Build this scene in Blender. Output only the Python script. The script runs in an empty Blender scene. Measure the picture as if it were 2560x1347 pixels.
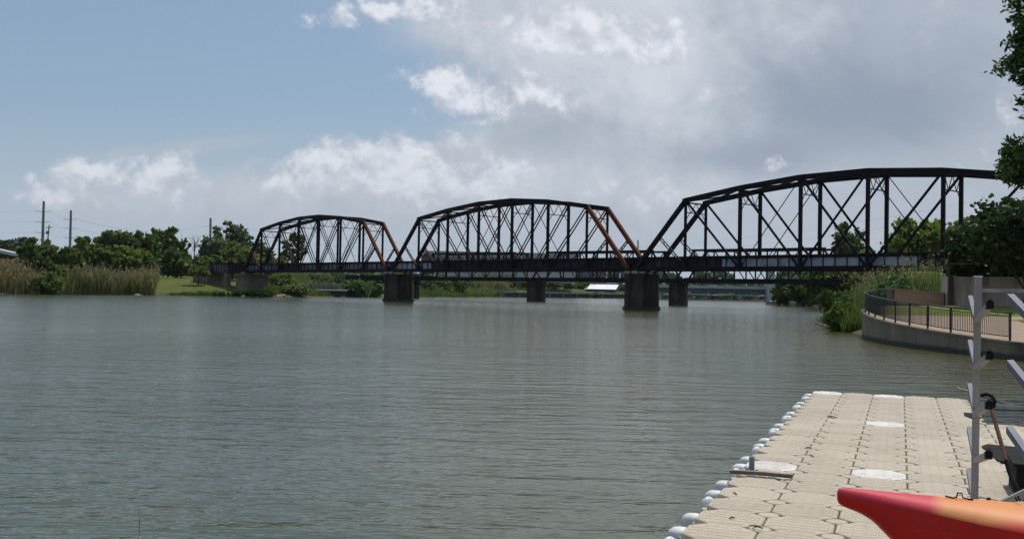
import bpy, math, random
import numpy as np
from mathutils import Vector, Matrix

S = bpy.context.scene
HAZE = .00004
COL = S.collection
R = math.radians
random.seed(7)
V = Vector

# ------------------------------------------------------------------ camera
F, CX, CY, CAMH = 2450.0, 1280.0, 673.5, 2.35       # focal length and centre in photo pixels, eye height
PITCH, ROLL = R(1.2694), R(1.0885)
_f = V((0, math.cos(PITCH), math.sin(PITCH)))
_u0 = V((0, -math.sin(PITCH), math.cos(PITCH)))
_r0 = V((1, 0, 0))
_r = _r0 * math.cos(ROLL) + _u0 * math.sin(ROLL)
_u = -_r0 * math.sin(ROLL) + _u0 * math.cos(ROLL)
CAMP = V((0, 0, CAMH))
cam = bpy.data.cameras.new('camera')
cam.sensor_width = 36.0
cam.lens = 36.0 * F / 2560.0
cam.clip_start = 0.1
cam.clip_end = 20000
camo = bpy.data.objects.new('camera', cam)
COL.objects.link(camo)
camo.matrix_world = Matrix(((_r.x, _u.x, -_f.x, 0), (_r.y, _u.y, -_f.y, 0), (_r.z, _u.z, -_f.z, CAMH), (0, 0, 0, 1)))
S.camera = camo


def at(x, y, Y):
    """photo pixel + distance -> world point"""
    d = _f + _r * ((x - CX) / F) - _u * ((y - CY) / F)
    return CAMP + d * (Y / d.y)


# ------------------------------------------------------------------ tagging
def tag(o, label=None, cat=None, group=None, kind=None):
    if label: o['label'] = label
    if cat: o['category'] = cat
    if group: o['group'] = group
    if kind: o['kind'] = kind
    return o


def thing(name, loc, label, cat, group=None):
    o = bpy.data.objects.new(name, None)
    o.empty_display_size = 0.2
    COL.objects.link(o)
    o.location = loc
    return tag(o, label, cat, group)


def link_mesh(name, me, m, parent=None, origin=None):
    o = bpy.data.objects.new(name, me)
    COL.objects.link(o)
    if m is not None and not me.materials:
        me.materials.append(m)
    if parent is not None:
        o.parent = parent
    elif origin is not None:
        o.location = origin
    return o


def wpos(o):
    p = V((0, 0, 0))
    while o is not None:
        p += V(o.location); o = o.parent
    return p


# ------------------------------------------------------------------ mesh builder
class MB:
    def __init__(s):
        s.v = []; s.f = []

    def add(s, vs, fs):
        n = len(s.v)
        s.v += [tuple(p) for p in vs]
        s.f += [tuple(i + n for i in f) for f in fs]

    def box(s, lo, hi):
        x0, y0, z0 = lo; x1, y1, z1 = hi
        s.add([(x0, y0, z0), (x1, y0, z0), (x1, y1, z0), (x0, y1, z0), (x0, y0, z1), (x1, y0, z1), (x1, y1, z1), (x0, y1, z1)],
              [(0, 3, 2, 1), (4, 5, 6, 7), (0, 1, 5, 4), (1, 2, 6, 5), (2, 3, 7, 6), (3, 0, 4, 7)])

    def hexa(s, p):     # 8 points bottom 4 ccw, top 4
        s.add(p, [(0, 3, 2, 1), (4, 5, 6, 7), (0, 1, 5, 4), (1, 2, 6, 5), (2, 3, 7, 6), (3, 0, 4, 7)])

    def beam(s, a, b, w, d, side):
        """bar a->b; w across 'side', d across the other axis"""
        a, b, side = V(a), V(b), V(side)
        t = (b - a).normalized()
        sd = (side - t * side.dot(t)).normalized()
        up = t.cross(sd).normalized()
        q = []
        for p in (a, b):
            for i, j in ((-1, -1), (1, -1), (1, 1), (-1, 1)):
                q.append(p + sd * (i * w / 2) + up * (j * d / 2))
        s.hexa(q)

    def sweep(s, pts, w, d, side):
        """mitred bar through pts that lie in a plane with normal 'side'"""
        pts = [V(p) for p in pts]; side = V(side).normalized()
        rings = []
        for i, p in enumerate(pts):
            t0 = (pts[i] - pts[i - 1]).normalized() if i else (pts[1] - pts[0]).normalized()
            t1 = (pts[i + 1] - pts[i]).normalized() if i < len(pts) - 1 else t0
            t = (t0 + t1).normalized()
            k = 1.0 / max(.3, t.dot(t0))
            up = side.cross(t).normalized() * k
            rings.append([p + side * (a * w / 2) + up * (b * d / 2) for a, b in ((-1, -1), (1, -1), (1, 1), (-1, 1))])
        n = len(s.v)
        for r_ in rings: s.v += [tuple(q) for q in r_]
        for i in range(len(rings) - 1):
            for j in range(4):
                k = (j + 1) % 4
                s.f.append((n + 4 * i + j, n + 4 * i + k, n + 4 * i + 4 + k, n + 4 * i + 4 + j))
        s.f.append((n, n + 3, n + 2, n + 1))
        e = n + 4 * (len(rings) - 1)
        s.f.append((e, e + 1, e + 2, e + 3))

    def tube(s, pts, rad, n=8, cap=True):
        pts = [V(p) for p in pts]
        if not hasattr(rad, '__len__'): rad = [rad] * len(pts)
        base = len(s.v)
        ref = V((0, 0, 1))
        for i, p in enumerate(pts):
            t = (pts[min(i + 1, len(pts) - 1)] - pts[max(i - 1, 0)]).normalized()
            if abs(t.dot(ref)) > .95: ref = V((1, 0, 0)) if abs(t.x) < .9 else V((0, 1, 0))
            a = (ref - t * ref.dot(t)).normalized(); b = t.cross(a)
            ref = a
            for k in range(n):
                q = 2 * math.pi * k / n
                s.v.append(tuple(p + (a * math.cos(q) + b * math.sin(q)) * rad[i]))
        for i in range(len(pts) - 1):
            for k in range(n):
                k2 = (k + 1) % n
                s.f.append((base + i * n + k, base + i * n + k2, base + (i + 1) * n + k2, base + (i + 1) * n + k))
        if cap:
            s.f.append(tuple(base + k for k in range(n - 1, -1, -1)))
            e = base + (len(pts) - 1) * n
            s.f.append(tuple(e + k for k in range(n)))

    def prism(s, poly, z0, z1, top_in=0.0):
        """vertical prism on xy polygon (ccw)"""
        n = len(poly); b = len(s.v)
        c = V((sum(p[0] for p in poly) / n, sum(p[1] for p in poly) / n))
        s.v += [(p[0], p[1], z0) for p in poly]
        s.v += [(p[0] + (c.x - p[0]) * top_in, p[1] + (c.y - p[1]) * top_in, z1) for p in poly]
        for i in range(n):
            j = (i + 1) % n
            s.f.append((b + i, b + j, b + n + j, b + n + i))
        s.f.append(tuple(b + i for i in range(n - 1, -1, -1)))
        s.f.append(tuple(b + n + i for i in range(n)))

    def lathe(s, prof, n, origin=(0, 0, 0), sx=1, sy=1, rot=0):
        b = len(s.v); ox, oy, oz = origin
        for r_, z in prof:
            for k in range(n):
                q = 2 * math.pi * k / n
                x, y = r_ * math.cos(q) * sx, r_ * math.sin(q) * sy
                s.v.append((ox + x * math.cos(rot) - y * math.sin(rot), oy + x * math.sin(rot) + y * math.cos(rot), oz + z))
        for i in range(len(prof) - 1):
            for k in range(n):
                k2 = (k + 1) % n
                s.f.append((b + i * n + k, b + i * n + k2, b + (i + 1) * n + k2, b + (i + 1) * n + k))
        s.f.append(tuple(b + k for k in range(n - 1, -1, -1)))
        e = b + (len(prof) - 1) * n
        s.f.append(tuple(e + k for k in range(n)))

    def mesh(s, name, origin=(0, 0, 0), smooth=False):
        me = bpy.data.meshes.new(name)
        o = V(origin)
        me.from_pydata([(p[0] - o.x, p[1] - o.y, p[2] - o.z) for p in s.v], [], s.f)
        if smooth:
            me.polygons.foreach_set('use_smooth', [True] * len(me.polygons))
            try: me.set_sharp_from_angle(angle=R(40))
            except Exception: pass
        me.update()
        return me

    def build(s, name, m, parent=None, origin=None, smooth=False):
        og = wpos(parent) if parent is not None else V(origin or (0, 0, 0))
        return link_mesh(name, s.mesh(name, og, smooth), m, parent, origin)


# ------------------------------------------------------------------ materials
def newmat(name):
    m = bpy.data.materials.new(name); m.use_nodes = True
    t = m.node_tree
    for n in list(t.nodes): t.nodes.remove(n)
    out = t.nodes.new('ShaderNodeOutputMaterial')
    return m, t, out


def nd(t, typ, **kw):
    n = t.nodes.new(typ)
    for k, v in kw.items():
        if k.startswith('i_'):
            key = k[2:]
            key = int(key) if key.isdigit() else key.replace('_', ' ')
            n.inputs[key].default_value = v
        else: setattr(n, k, v)
    return n


def c4(c): return (c[0], c[1], c[2], 1)


def noise_fac(t, scale, detail=5, stretch=(1, 1, 1), lo=.35, hi=.65, coord='Object', rough=.6):
    tc = nd(t, 'ShaderNodeTexCoord')
    mp = nd(t, 'ShaderNodeMapping'); mp.inputs['Scale'].default_value = stretch
    nz = nd(t, 'ShaderNodeTexNoise'); nz.inputs['Scale'].default_value = scale
    nz.inputs['Detail'].default_value = detail; nz.inputs['Roughness'].default_value = rough
    t.links.new(tc.outputs[coord], mp.inputs[0]); t.links.new(mp.outputs[0], nz.inputs[0])
    mr = nd(t, 'ShaderNodeMapRange'); mr.inputs[1].default_value = lo; mr.inputs[2].default_value = hi
    t.links.new(nz.outputs['Fac'], mr.inputs[0])
    return mr.outputs[0], nz.outputs['Fac']


def mixc(t, fac, a, b):
    mx = nd(t, 'ShaderNodeMix', data_type='RGBA')
    for key, x in ((6, a), (7, b)):
        if isinstance(x, (tuple, list)): mx.inputs[key].default_value = c4(x)
        else: t.links.new(x, mx.inputs[key])
    if isinstance(fac, (int, float)): mx.inputs[0].default_value = fac
    else: t.links.new(fac, mx.inputs[0])
    return mx.outputs[2]


def surf(name, c1, c2, scale=2.0, stretch=(1, 1, 1), rough=.6, metal=0.0, lo=.35, hi=.65, c3=None, s3=.5, st3=(1, 1, 1),
         lo3=.5, hi3=.7, bump=0.0, bscale=20, spec=.4, objrand=0.0, coord='Object', stain=None, tide=None):
    m, t, out = newmat(name)
    p = nd(t, 'ShaderNodeBsdfPrincipled')
    f, _ = noise_fac(t, scale, 6, stretch, lo, hi, coord)
    col = mixc(t, f, c1, c2)
    if c3 is not None:
        f3, _ = noise_fac(t, s3, 5, st3, lo3, hi3, coord)
        col = mixc(t, f3, col, c3)
    if objrand:
        oi = nd(t, 'ShaderNodeObjectInfo')
        mr = nd(t, 'ShaderNodeMapRange'); mr.inputs[3].default_value = 1 - objrand; mr.inputs[4].default_value = 1 + objrand
        t.links.new(oi.outputs['Random'], mr.inputs[0])
        vm = nd(t, 'ShaderNodeVectorMath', operation='SCALE')
        t.links.new(col, vm.inputs[0]); t.links.new(mr.outputs[0], vm.inputs[3])
        col = vm.outputs[0]
    if stain is not None:
        ge = nd(t, 'ShaderNodeNewGeometry')
        for sc, lo_, hi_, amt, cl in ((1.1, .50, .72, .55, stain), (5.5, .60, .74, .5, stain), (38, .69, .73, .8, tuple(x * .35 for x in stain))):
            nz = nd(t, 'ShaderNodeTexNoise'); nz.inputs['Scale'].default_value = sc; nz.inputs['Detail'].default_value = 6; nz.inputs['Roughness'].default_value = .65
            t.links.new(ge.outputs['Position'], nz.inputs[0])
            mr = nd(t, 'ShaderNodeMapRange'); mr.inputs[1].default_value = lo_; mr.inputs[2].default_value = hi_; mr.inputs[4].default_value = amt
            t.links.new(nz.outputs['Fac'], mr.inputs[0]); col = mixc(t, mr.outputs[0], col, cl)
    if tide is not None:
        ge = nd(t, 'ShaderNodeNewGeometry'); sz = nd(t, 'ShaderNodeSeparateXYZ'); t.links.new(ge.outputs['Position'], sz.inputs[0])
        _, nf = noise_fac(t, 1.4, 5)
        md = nd(t, 'ShaderNodeMath', operation='MULTIPLY_ADD'); md.inputs[1].default_value = -.25; t.links.new(nf, md.inputs[0]); t.links.new(sz.outputs[2], md.inputs[2])
        mr = nd(t, 'ShaderNodeMapRange'); mr.inputs[1].default_value = tide - .09; mr.inputs[2].default_value = tide + .03; mr.inputs[3].default_value = .85; mr.inputs[4].default_value = 0
        t.links.new(md.outputs[0], mr.inputs[0]); col = mixc(t, mr.outputs[0], col, (.035, .034, .022))
    t.links.new(col, p.inputs['Base Color'])
    p.inputs['Roughness'].default_value = rough; p.inputs['Metallic'].default_value = metal
    p.inputs['Specular IOR Level'].default_value = spec
    if bump:
        _, bf = noise_fac(t, bscale, 6, stretch, coord=coord)
        b = nd(t, 'ShaderNodeBump'); b.inputs['Strength'].default_value = bump; b.inputs['Distance'].default_value = .02
        t.links.new(bf, b.inputs['Height']); t.links.new(b.outputs[0], p.inputs['Normal'])
    t.links.new(p.outputs[0], out.inputs[0])
    return m


def leafmat(name, c1, c2, c3=None, nscale=.5, trans=.35, rough=.55):
    m, t, out = newmat(name)
    f, _ = noise_fac(t, nscale, 3, (1, 1, 1), .35, .65)
    gi = nd(t, 'ShaderNodeNewGeometry')
    ma = nd(t, 'ShaderNodeMath', operation='MULTIPLY_ADD'); ma.inputs[1].default_value = .6; ma.inputs[2].default_value = -.3
    t.links.new(gi.outputs['Random Per Island'], ma.inputs[0])
    ad = nd(t, 'ShaderNodeMath', operation='ADD', use_clamp=True)
    t.links.new(ma.outputs[0], ad.inputs[0]); t.links.new(f, ad.inputs[1])
    col = mixc(t, ad.outputs[0], c1, c2)
    if c3 is not None:
        gt = nd(t, 'ShaderNodeMath', operation='GREATER_THAN'); gt.inputs[1].default_value = .86
        t.links.new(gi.outputs['Random Per Island'], gt.inputs[0])
        col = mixc(t, gt.outputs[0], col, c3)
    p = nd(t, 'ShaderNodeBsdfPrincipled'); p.inputs['Roughness'].default_value = rough
    p.inputs['Specular IOR Level'].default_value = .3
    tr = nd(t, 'ShaderNodeBsdfTranslucent')
    t.links.new(col, p.inputs['Base Color']); t.links.new(col, tr.inputs['Color'])
    ms = nd(t, 'ShaderNodeMixShader'); ms.inputs[0].default_value = trans
    t.links.new(p.outputs[0], ms.inputs[1]); t.links.new(tr.outputs[0], ms.inputs[2])
    t.links.new(ms.outputs[0], out.inputs[0])
    return m


M = {}
M['steel'] = surf('black painted bridge steel', (.0045, .004, .008), (.011, .008, .012), .8, rough=.65, spec=.14, c3=(.042, .016, .011), s3=.5, lo3=.58, hi3=.78)
M['rust'] = surf('rust red bridge steel', (.150, .044, .022), (.075, .025, .016), 1.6, rough=.8, spec=.12, c3=(.05, .022, .018), s3=.6, lo3=.58, hi3=.75)
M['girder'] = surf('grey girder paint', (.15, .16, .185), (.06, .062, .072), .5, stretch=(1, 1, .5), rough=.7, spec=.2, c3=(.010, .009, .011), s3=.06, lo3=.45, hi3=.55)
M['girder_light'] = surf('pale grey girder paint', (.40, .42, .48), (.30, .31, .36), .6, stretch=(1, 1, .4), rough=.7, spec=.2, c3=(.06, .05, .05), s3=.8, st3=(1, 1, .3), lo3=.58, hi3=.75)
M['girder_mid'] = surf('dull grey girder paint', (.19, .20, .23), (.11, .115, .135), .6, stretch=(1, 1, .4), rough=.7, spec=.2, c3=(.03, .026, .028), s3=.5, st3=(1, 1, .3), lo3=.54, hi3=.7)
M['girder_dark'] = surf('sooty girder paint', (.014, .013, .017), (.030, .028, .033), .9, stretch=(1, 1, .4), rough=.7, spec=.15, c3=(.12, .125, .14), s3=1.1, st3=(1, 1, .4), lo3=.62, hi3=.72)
M['pier'] = surf('stained pier concrete', (.070, .058, .046), (.010, .009, .008), .8, stretch=(1, 1, .18), rough=.85, lo=.38, hi=.58,
                 c3=(.010, .009, .009), s3=.28, st3=(1, 1, .5), lo3=.46, hi3=.62, bump=.3, bscale=6, tide=.32)
M['abut'] = surf('brown abutment concrete', (.20, .16, .125), (.11, .085, .07), .7, stretch=(1, 1, .35), rough=.85, bump=.3, bscale=5)
M['tie'] = surf('dark timber ties', (.012, .010, .010), (.022, .018, .016), 3, rough=.9, spec=.1)
M['bearing'] = surf('pale bearing plates', (.40, .40, .37), (.12, .10, .09), 3, rough=.7)
M['conc'] = surf('grey promenade concrete', (.25, .205, .145), (.16, .132, .095), .7, stretch=(1, 1, .4), rough=.85, bump=.25, bscale=7, c3=(.08, .07, .055), s3=.5, st3=(1, 1, .25), lo3=.52, hi3=.70, tide=.12)
M['conc_pink'] = surf('weathered pinkish concrete', (.52, .41, .36), (.38, .30, .26), .5, stretch=(1, 1, .25), rough=.85, c3=(.12, .095, .08), s3=.7, st3=(1, 1, .15), lo3=.56, hi3=.7, bump=.2, bscale=6)
M['conc_brown'] = surf('brown low wall concrete', (.36, .245, .175), (.27, .185, .13), .6, rough=.85, bump=.2, bscale=6)
M['paving'] = surf('tan path paving', (.31, .22, .155), (.25, .18, .125), 1.2, rough=.85, bump=.15, bscale=9)
M['iron'] = surf('black railing paint', (.012, .014, .016), (.02, .022, .024), 3, rough=.45)
M['alu'] = surf('brushed aluminium', (.33, .31, .295), (.25, .235, .225), 4, stretch=(3, 3, .3), rough=.55, metal=.15)
M['alu_sky_tint'] = surf('aluminium arm with sky tint in its colour', (.135, .155, .20), (.10, .115, .15), 4, rough=.55, spec=.25)  # back arms: bluish sky reflection and shade put into the base colour
M['rubber'] = surf('black rubber', (.010, .010, .011), (.016, .016, .016), 5, rough=.8, spec=.12)
M['rustpole'] = surf('rusty pole', (.19, .085, .045), (.10, .05, .03), 6, rough=.75)
M['float'] = surf('tan dock plastic', (.465, .40, .305), (.41, .35, .265), 2.2, rough=.6, objrand=.09, c3=(.32, .265, .20), s3=2.3, lo3=.60, hi3=.78, bump=.08, bscale=60, stain=(.30, .245, .18))
M['float_white'] = surf('white dock plastic', (.72, .70, .66), (.60, .57, .52), 5, rough=.5, c3=(.42, .36, .29), s3=6, lo3=.54, hi3=.72, stain=(.40, .34, .27))
M['white'] = surf('white bumper plastic', (.76, .76, .74), (.60, .59, .56), 7, rough=.5, c3=(.30, .27, .22), s3=9, lo3=.58, hi3=.72)
M['grime'] = surf('dark gap grime', (.19, .155, .115), (.10, .08, .06), 5, rough=.9)
M['galv'] = surf('galvanised pole', (.22, .24, .27), (.17, .19, .22), .3, rough=.6, metal=.2)
M['wood'] = surf('weathered pole timber', (.09, .075, .065), (.06, .05, .045), 1, rough=.9)
M['bark'] = surf('tree bark', (.06, .048, .038), (.03, .025, .02), 3, stretch=(1, 1, .3), rough=.9, bump=.4, bscale=10)
M['drift'] = surf('bleached driftwood', (.45, .38, .30), (.30, .25, .20), 4, rough=.8)
M['rock'] = surf('bank rocks', (.30, .25, .20), (.16, .13, .11), 1.5, rough=.9, bump=.4, bscale=5)
M['wire'] = surf('grey wire', (.16, .17, .19), (.13, .14, .16), 1, rough=.6)
M['white_roof'] = surf('white sheet roof', (.80, .80, .80), (.72, .72, .73), .2, rough=.5)
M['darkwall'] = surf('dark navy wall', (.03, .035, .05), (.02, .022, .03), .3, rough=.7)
M['brick'] = surf('purple brown brick', (.11, .075, .075), (.08, .055, .06), .4, rough=.85)
M['palewall'] = surf('pale grey wall', (.40, .42, .43), (.33, .35, .36), .2, rough=.8)
M['glass'] = surf('dark window glass', (.05, .07, .08), (.08, .10, .11), .3, rough=.15, spec=.6)
M['farconc'] = surf('pale far concrete', (.36, .38, .38), (.28, .30, .31), .2, rough=.85)
M['fardark'] = surf('dark bridge girder paint', (.06, .075, .10), (.045, .055, .075), .2, rough=.6)
M['lawn'] = None

G1, G2 = (.020, .050, .010), (.050, .100, .018)
M['leaf_dark'] = leafmat('dark green leaves', (.050, .086, .018), (.112, .165, .030), nscale=.35, trans=.42)
M['leaf_mid'] = leafmat('mid green leaves', (.076, .124, .022), (.155, .205, .036), nscale=.35, trans=.42)
M['leaf_bright'] = leafmat('yellow green leaves', (.085, .145, .018), (.185, .230, .030), nscale=.4, trans=.42)
M['leaf_grey'] = leafmat('grey green leaves', (.072, .112, .042), (.145, .185, .075), nscale=.3, trans=.42)
M['leaf_vine'] = leafmat('vine leaves', (.050, .115, .024), (.125, .205, .060), nscale=.6)
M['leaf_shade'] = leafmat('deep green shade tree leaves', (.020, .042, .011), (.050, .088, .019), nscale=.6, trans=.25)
M['leaf_near'] = leafmat('glossy near leaves', (.030, .066, .012), (.075, .130, .022), (.12, .17, .05), nscale=1.2, rough=.36, trans=.35)
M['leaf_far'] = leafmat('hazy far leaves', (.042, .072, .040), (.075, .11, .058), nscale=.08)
M['reed_tan'] = leafmat('tan reed stems', (.125, .180, .050), (.265, .245, .105), (.36, .285, .155), nscale=.10, trans=.55)
M['reed_green'] = leafmat('green reed leaves', (.080, .145, .034), (.175, .235, .070), (.26, .24, .10), nscale=.2, trans=.5)
M['grass_blade'] = leafmat('bank grass blades', (.07, .125, .022), (.14, .19, .04), nscale=.3, trans=.45)
M['plume'] = leafmat('dry reed plumes', (.30, .225, .13), (.20, .155, .09), nscale=1, trans=.45)


def ground_mat():
    m, t, out = newmat('bank ground')
    p = nd(t, 'ShaderNodeBsdfPrincipled'); p.inputs['Roughness'].default_value = .95; p.inputs['Specular IOR Level'].default_value = .1
    f, _ = noise_fac(t, .12, 6, (1, 1, 1), .4, .62, 'Object')
    f2, _ = noise_fac(t, 1.3, 6, (1, 1, 1), .35, .7, 'Object')
    g = mixc(t, f, (.075, .100, .020), (.13, .125, .035))
    g = mixc(t, f2, g, (.065, .085, .02))
    # bare mud near the water level
    ge = nd(t, 'ShaderNodeNewGeometry'); sx = nd(t, 'ShaderNodeSeparateXYZ'); t.links.new(ge.outputs['Position'], sx.inputs[0])
    mr = nd(t, 'ShaderNodeMapRange'); mr.inputs[1].default_value = .25; mr.inputs[2].default_value = .75
    t.links.new(sx.outputs[2], mr.inputs[0])
    c = mixc(t, mr.outputs[0], (.105, .08, .055), g)
    t.links.new(c, p.inputs['Base Color']); t.links.new(p.outputs[0], out.inputs[0])
    return m


M['ground'] = ground_mat()


def water_mat():
    m, t, out = newmat('river water')
    p = nd(t, 'ShaderNodeBsdfPrincipled')
    tc = nd(t, 'ShaderNodeTexCoord')

    def layer(scale, stretch, rot, detail=3):
        mp = nd(t, 'ShaderNodeMapping'); mp.inputs['Scale'].default_value = stretch; mp.inputs['Rotation'].default_value = (0, 0, rot)
        nz = nd(t, 'ShaderNodeTexNoise'); nz.inputs['Scale'].default_value = scale; nz.inputs['Detail'].default_value = detail
        nz.inputs['Roughness'].default_value = .55
        t.links.new(tc.outputs['Object'], mp.inputs[0]); t.links.new(mp.outputs[0], nz.inputs[0])
        return nz.outputs['Fac']
    # wind patches modulate ripple height
    wp = layer(.022, (1, 1.5, 1), .3, 5)
    wr = nd(t, 'ShaderNodeMapRange'); wr.inputs[1].default_value = .35; wr.inputs[2].default_value = .65; wr.inputs[3].default_value = .28; wr.inputs[4].default_value = 1.05
    t.links.new(wp, wr.inputs[0])
    a = layer(1.25, (.55, 1.5, 1), R(12), 4)
    b = layer(3.6, (.6, 1.5, 1), R(-9), 3)
    c = layer(.28, (.7, 1.5, 1), R(20), 2)
    s1 = nd(t, 'ShaderNodeMath', operation='MULTIPLY_ADD'); s1.inputs[1].default_value = .26
    t.links.new(b, s1.inputs[0]); t.links.new(a, s1.inputs[2])
    s2 = nd(t, 'ShaderNodeMath', operation='MULTIPLY_ADD'); s2.inputs[1].default_value = .8
    t.links.new(c, s2.inputs[0]); t.links.new(s1.outputs[0], s2.inputs[2])
    bp = nd(t, 'ShaderNodeBump'); bp.inputs['Distance'].default_value = .15
    t.links.new(wr.outputs[0], bp.inputs['Strength']); t.links.new(s2.outputs[0], bp.inputs['Height'])
    t.links.new(bp.outputs[0], p.inputs['Normal'])
    murk, _ = noise_fac(t, .03, 4, (1, 1, 1), .35, .65)
    col = mixc(t, murk, (.046, .052, .019), (.060, .066, .027))
    # olive tint by the right bank, dark bank reflection put into the colour
    sx = nd(t, 'ShaderNodeSeparateXYZ'); t.links.new(tc.outputs['Object'], sx.inputs[0])
    dx = nd(t, 'ShaderNodeMath', operation='MULTIPLY_ADD'); dx.inputs[1].default_value = 6.0; t.links.new(murk, dx.inputs[0]); t.links.new(sx.outputs[0], dx.inputs[2])
    m1 = nd(t, 'ShaderNodeMapRange', interpolation_type='SMOOTHSTEP'); m1.inputs[1].default_value = 10; m1.inputs[2].default_value = 23; t.links.new(dx.outputs[0], m1.inputs[0])
    m2 = nd(t, 'ShaderNodeMapRange', interpolation_type='SMOOTHSTEP'); m2.inputs[1].default_value = 62; m2.inputs[2].default_value = 95; m2.inputs[3].default_value = 1; m2.inputs[4].default_value = 0; t.links.new(sx.outputs[1], m2.inputs[0])
    mm = nd(t, 'ShaderNodeMath', operation='MULTIPLY'); t.links.new(m1.outputs[0], mm.inputs[0]); t.links.new(m2.outputs[0], mm.inputs[1])
    col = mixc(t, mm.outputs[0], col, (.070, .064, .020))
    t.links.new(col, p.inputs['Base Color'])
    p.inputs['Roughness'].default_value = .13; p.inputs['IOR'].default_value = 1.45
    p.inputs['Specular IOR Level'].default_value = .5
    t.links.new(p.outputs[0], out.inputs[0])
    return m


M['water'] = water_mat()

# ------------------------------------------------------------------ sun and sky
SUN_AZ, SUN_EL = R(38), R(64)
sd = V((math.sin(SUN_AZ) * math.cos(SUN_EL), math.cos(SUN_AZ) * math.cos(SUN_EL), math.sin(SUN_EL)))
sun = bpy.data.lights.new('sun', 'SUN'); sun.energy = 3.5; sun.angle = R(.5); sun.color = (1, .95, .87)
so = bpy.data.objects.new('sun', sun); COL.objects.link(so)
so.rotation_euler = sd.to_track_quat('Z', 'Y').to_euler(); so.location = (0, 0, 80)


def build_world():
    w = bpy.data.worlds.new('World'); S.world = w; w.use_nodes = True
    t = w.node_tree
    for n in list(t.nodes): t.nodes.remove(n)
    out = nd(t, 'ShaderNodeOutputWorld'); bg = nd(t, 'ShaderNodeBackground'); bg.inputs[1].default_value = .083
    t.links.new(bg.outputs[0], out.inputs[0])
    sky = nd(t, 'ShaderNodeTexSky', sky_type='NISHITA'); sky.sun_disc = False
    sky.sun_elevation = SUN_EL; sky.sun_rotation = SUN_AZ; sky.dust_density = 1.5; sky.air_density = 1.0; sky.ozone_density = 1.2
    tc = nd(t, 'ShaderNodeTexCoord'); D = tc.outputs['Generated']
    sep = nd(t, 'ShaderNodeSeparateXYZ'); t.links.new(D, sep.inputs[0])

    def mth(op, a, b=None, c=None, clamp=False):
        n = nd(t, 'ShaderNodeMath', operation=op, use_clamp=clamp)
        for i, x in enumerate((a, b, c)):
            if x is None: continue
            if isinstance(x, (int, float)): n.inputs[i].default_value = x
            else: t.links.new(x, n.inputs[i])
        return n.outputs[0]
    X, Y, Z = sep.outputs
    ay = mth('MAXIMUM', mth('ABSOLUTE', Y), .12)
    U = mth('DIVIDE', X, ay); W = mth('DIVIDE', Z, ay)
    cm = nd(t, 'ShaderNodeCombineXYZ'); t.links.new(U, cm.inputs[0]); t.links.new(W, cm.inputs[1])
    P = cm.outputs[0]

    def mapr(x, a, b, c=0., d=1., smooth=True):
        n = nd(t, 'ShaderNodeMapRange'); n.interpolation_type = 'SMOOTHSTEP' if smooth else 'LINEAR'
        for i, v in enumerate((a, b, c, d)): n.inputs[i + 1].default_value = v
        t.links.new(x, n.inputs[0]); return n.outputs[0]

    def noise(scale, stretch=(1, 1, 1), off=(0, 0, 0), detail=8, rough=.55, dist=0.0):
        mp = nd(t, 'ShaderNodeMapping'); mp.inputs['Scale'].default_value = stretch; mp.inputs['Location'].default_value = off
        nz = nd(t, 'ShaderNodeTexNoise'); nz.inputs['Scale'].default_value = scale; nz.inputs['Detail'].default_value = detail
        nz.inputs['Roughness'].default_value = rough; nz.inputs['Distortion'].default_value = dist
        t.links.new(P, mp.inputs[0]); t.links.new(mp.outputs[0], nz.inputs[0]); return nz.outputs['Fac']

    def uv(x, y):
        return ((x - 1280) / F, (727.8 + .019 * (x - 1280) - y) / F)

    def blob(x, y, rx, ry, amp, rot=0.0, off=(0, 0)):
        """soft cloud patch at a sky direction"""
        u, v = uv(x, y)
        s1 = nd(t, 'ShaderNodeVectorMath', operation='SUBTRACT'); s1.inputs[1].default_value = (u + off[0], v + off[1], 0)
        t.links.new(P, s1.inputs[0])
        src = s1.outputs[0]
        if rot:
            vr = nd(t, 'ShaderNodeVectorRotate', rotation_type='Z_AXIS'); vr.inputs['Angle'].default_value = rot
            t.links.new(src, vr.inputs[0]); src = vr.outputs[0]
        s2 = nd(t, 'ShaderNodeVectorMath', operation='MULTIPLY'); s2.inputs[1].default_value = (F / rx, F / ry, 0)
        t.links.new(src, s2.inputs[0])
        s3 = nd(t, 'ShaderNodeVectorMath', operation='DOT_PRODUCT'); t.links.new(s2.outputs[0], s3.inputs[0]); t.links.new(s2.outputs[0], s3.inputs[1])
        e = mth('EXPONENT', mth('MULTIPLY', s3.outputs['Value'], -1.0))
        return mth('MULTIPLY', e, amp)

    def total(bs, off=(0, 0)):
        r_ = None
        for b in bs:
            x = blob(*b, off=off) if len(b) == 6 else blob(*b, 0.0, off)
            r_ = x if r_ is None else mth('ADD', r_, x)
        return r_
    # heaped cumulus patches
    cumulus = [(820, 372, 115, 68, .66), (720, 425, 120, 45, .45), (1035, 385, 115, 80, .66), (950, 460, 210, 65, .48), (1225, 420, 90, 52, .55), (1130, 480, 120, 55, .42),
               (205, 450, 80, 58, .55), (400, 435, 105, 62, .62), (300, 490, 190, 50, .42), (50, 480, 120, 70, .50),
               (1105, 180, 105, 68, .64), (1210, 230, 150, 50, .50), (1330, 240, 115, 62, .66), (1280, 270, 130, 34, .35),
               (790, 42, 90, 28, .50), (1020, 12, 170, 46, .58), (975, 190, 40, 14, .35),
               (1400, 55, 210, 85, .74), (1610, 110, 150, 70, .64), (1760, 232, 100, 50, .60), (1990, 402, 150, 40, .40), (1590, 475, 240, 60, .40), (2470, 408, 130, 40, .42), (2530, 240, 70, 75, .48)]
    n1 = noise(18, (1, 1.0, 1), (3.1, 1.7, 0), 11, .58, .25)
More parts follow.
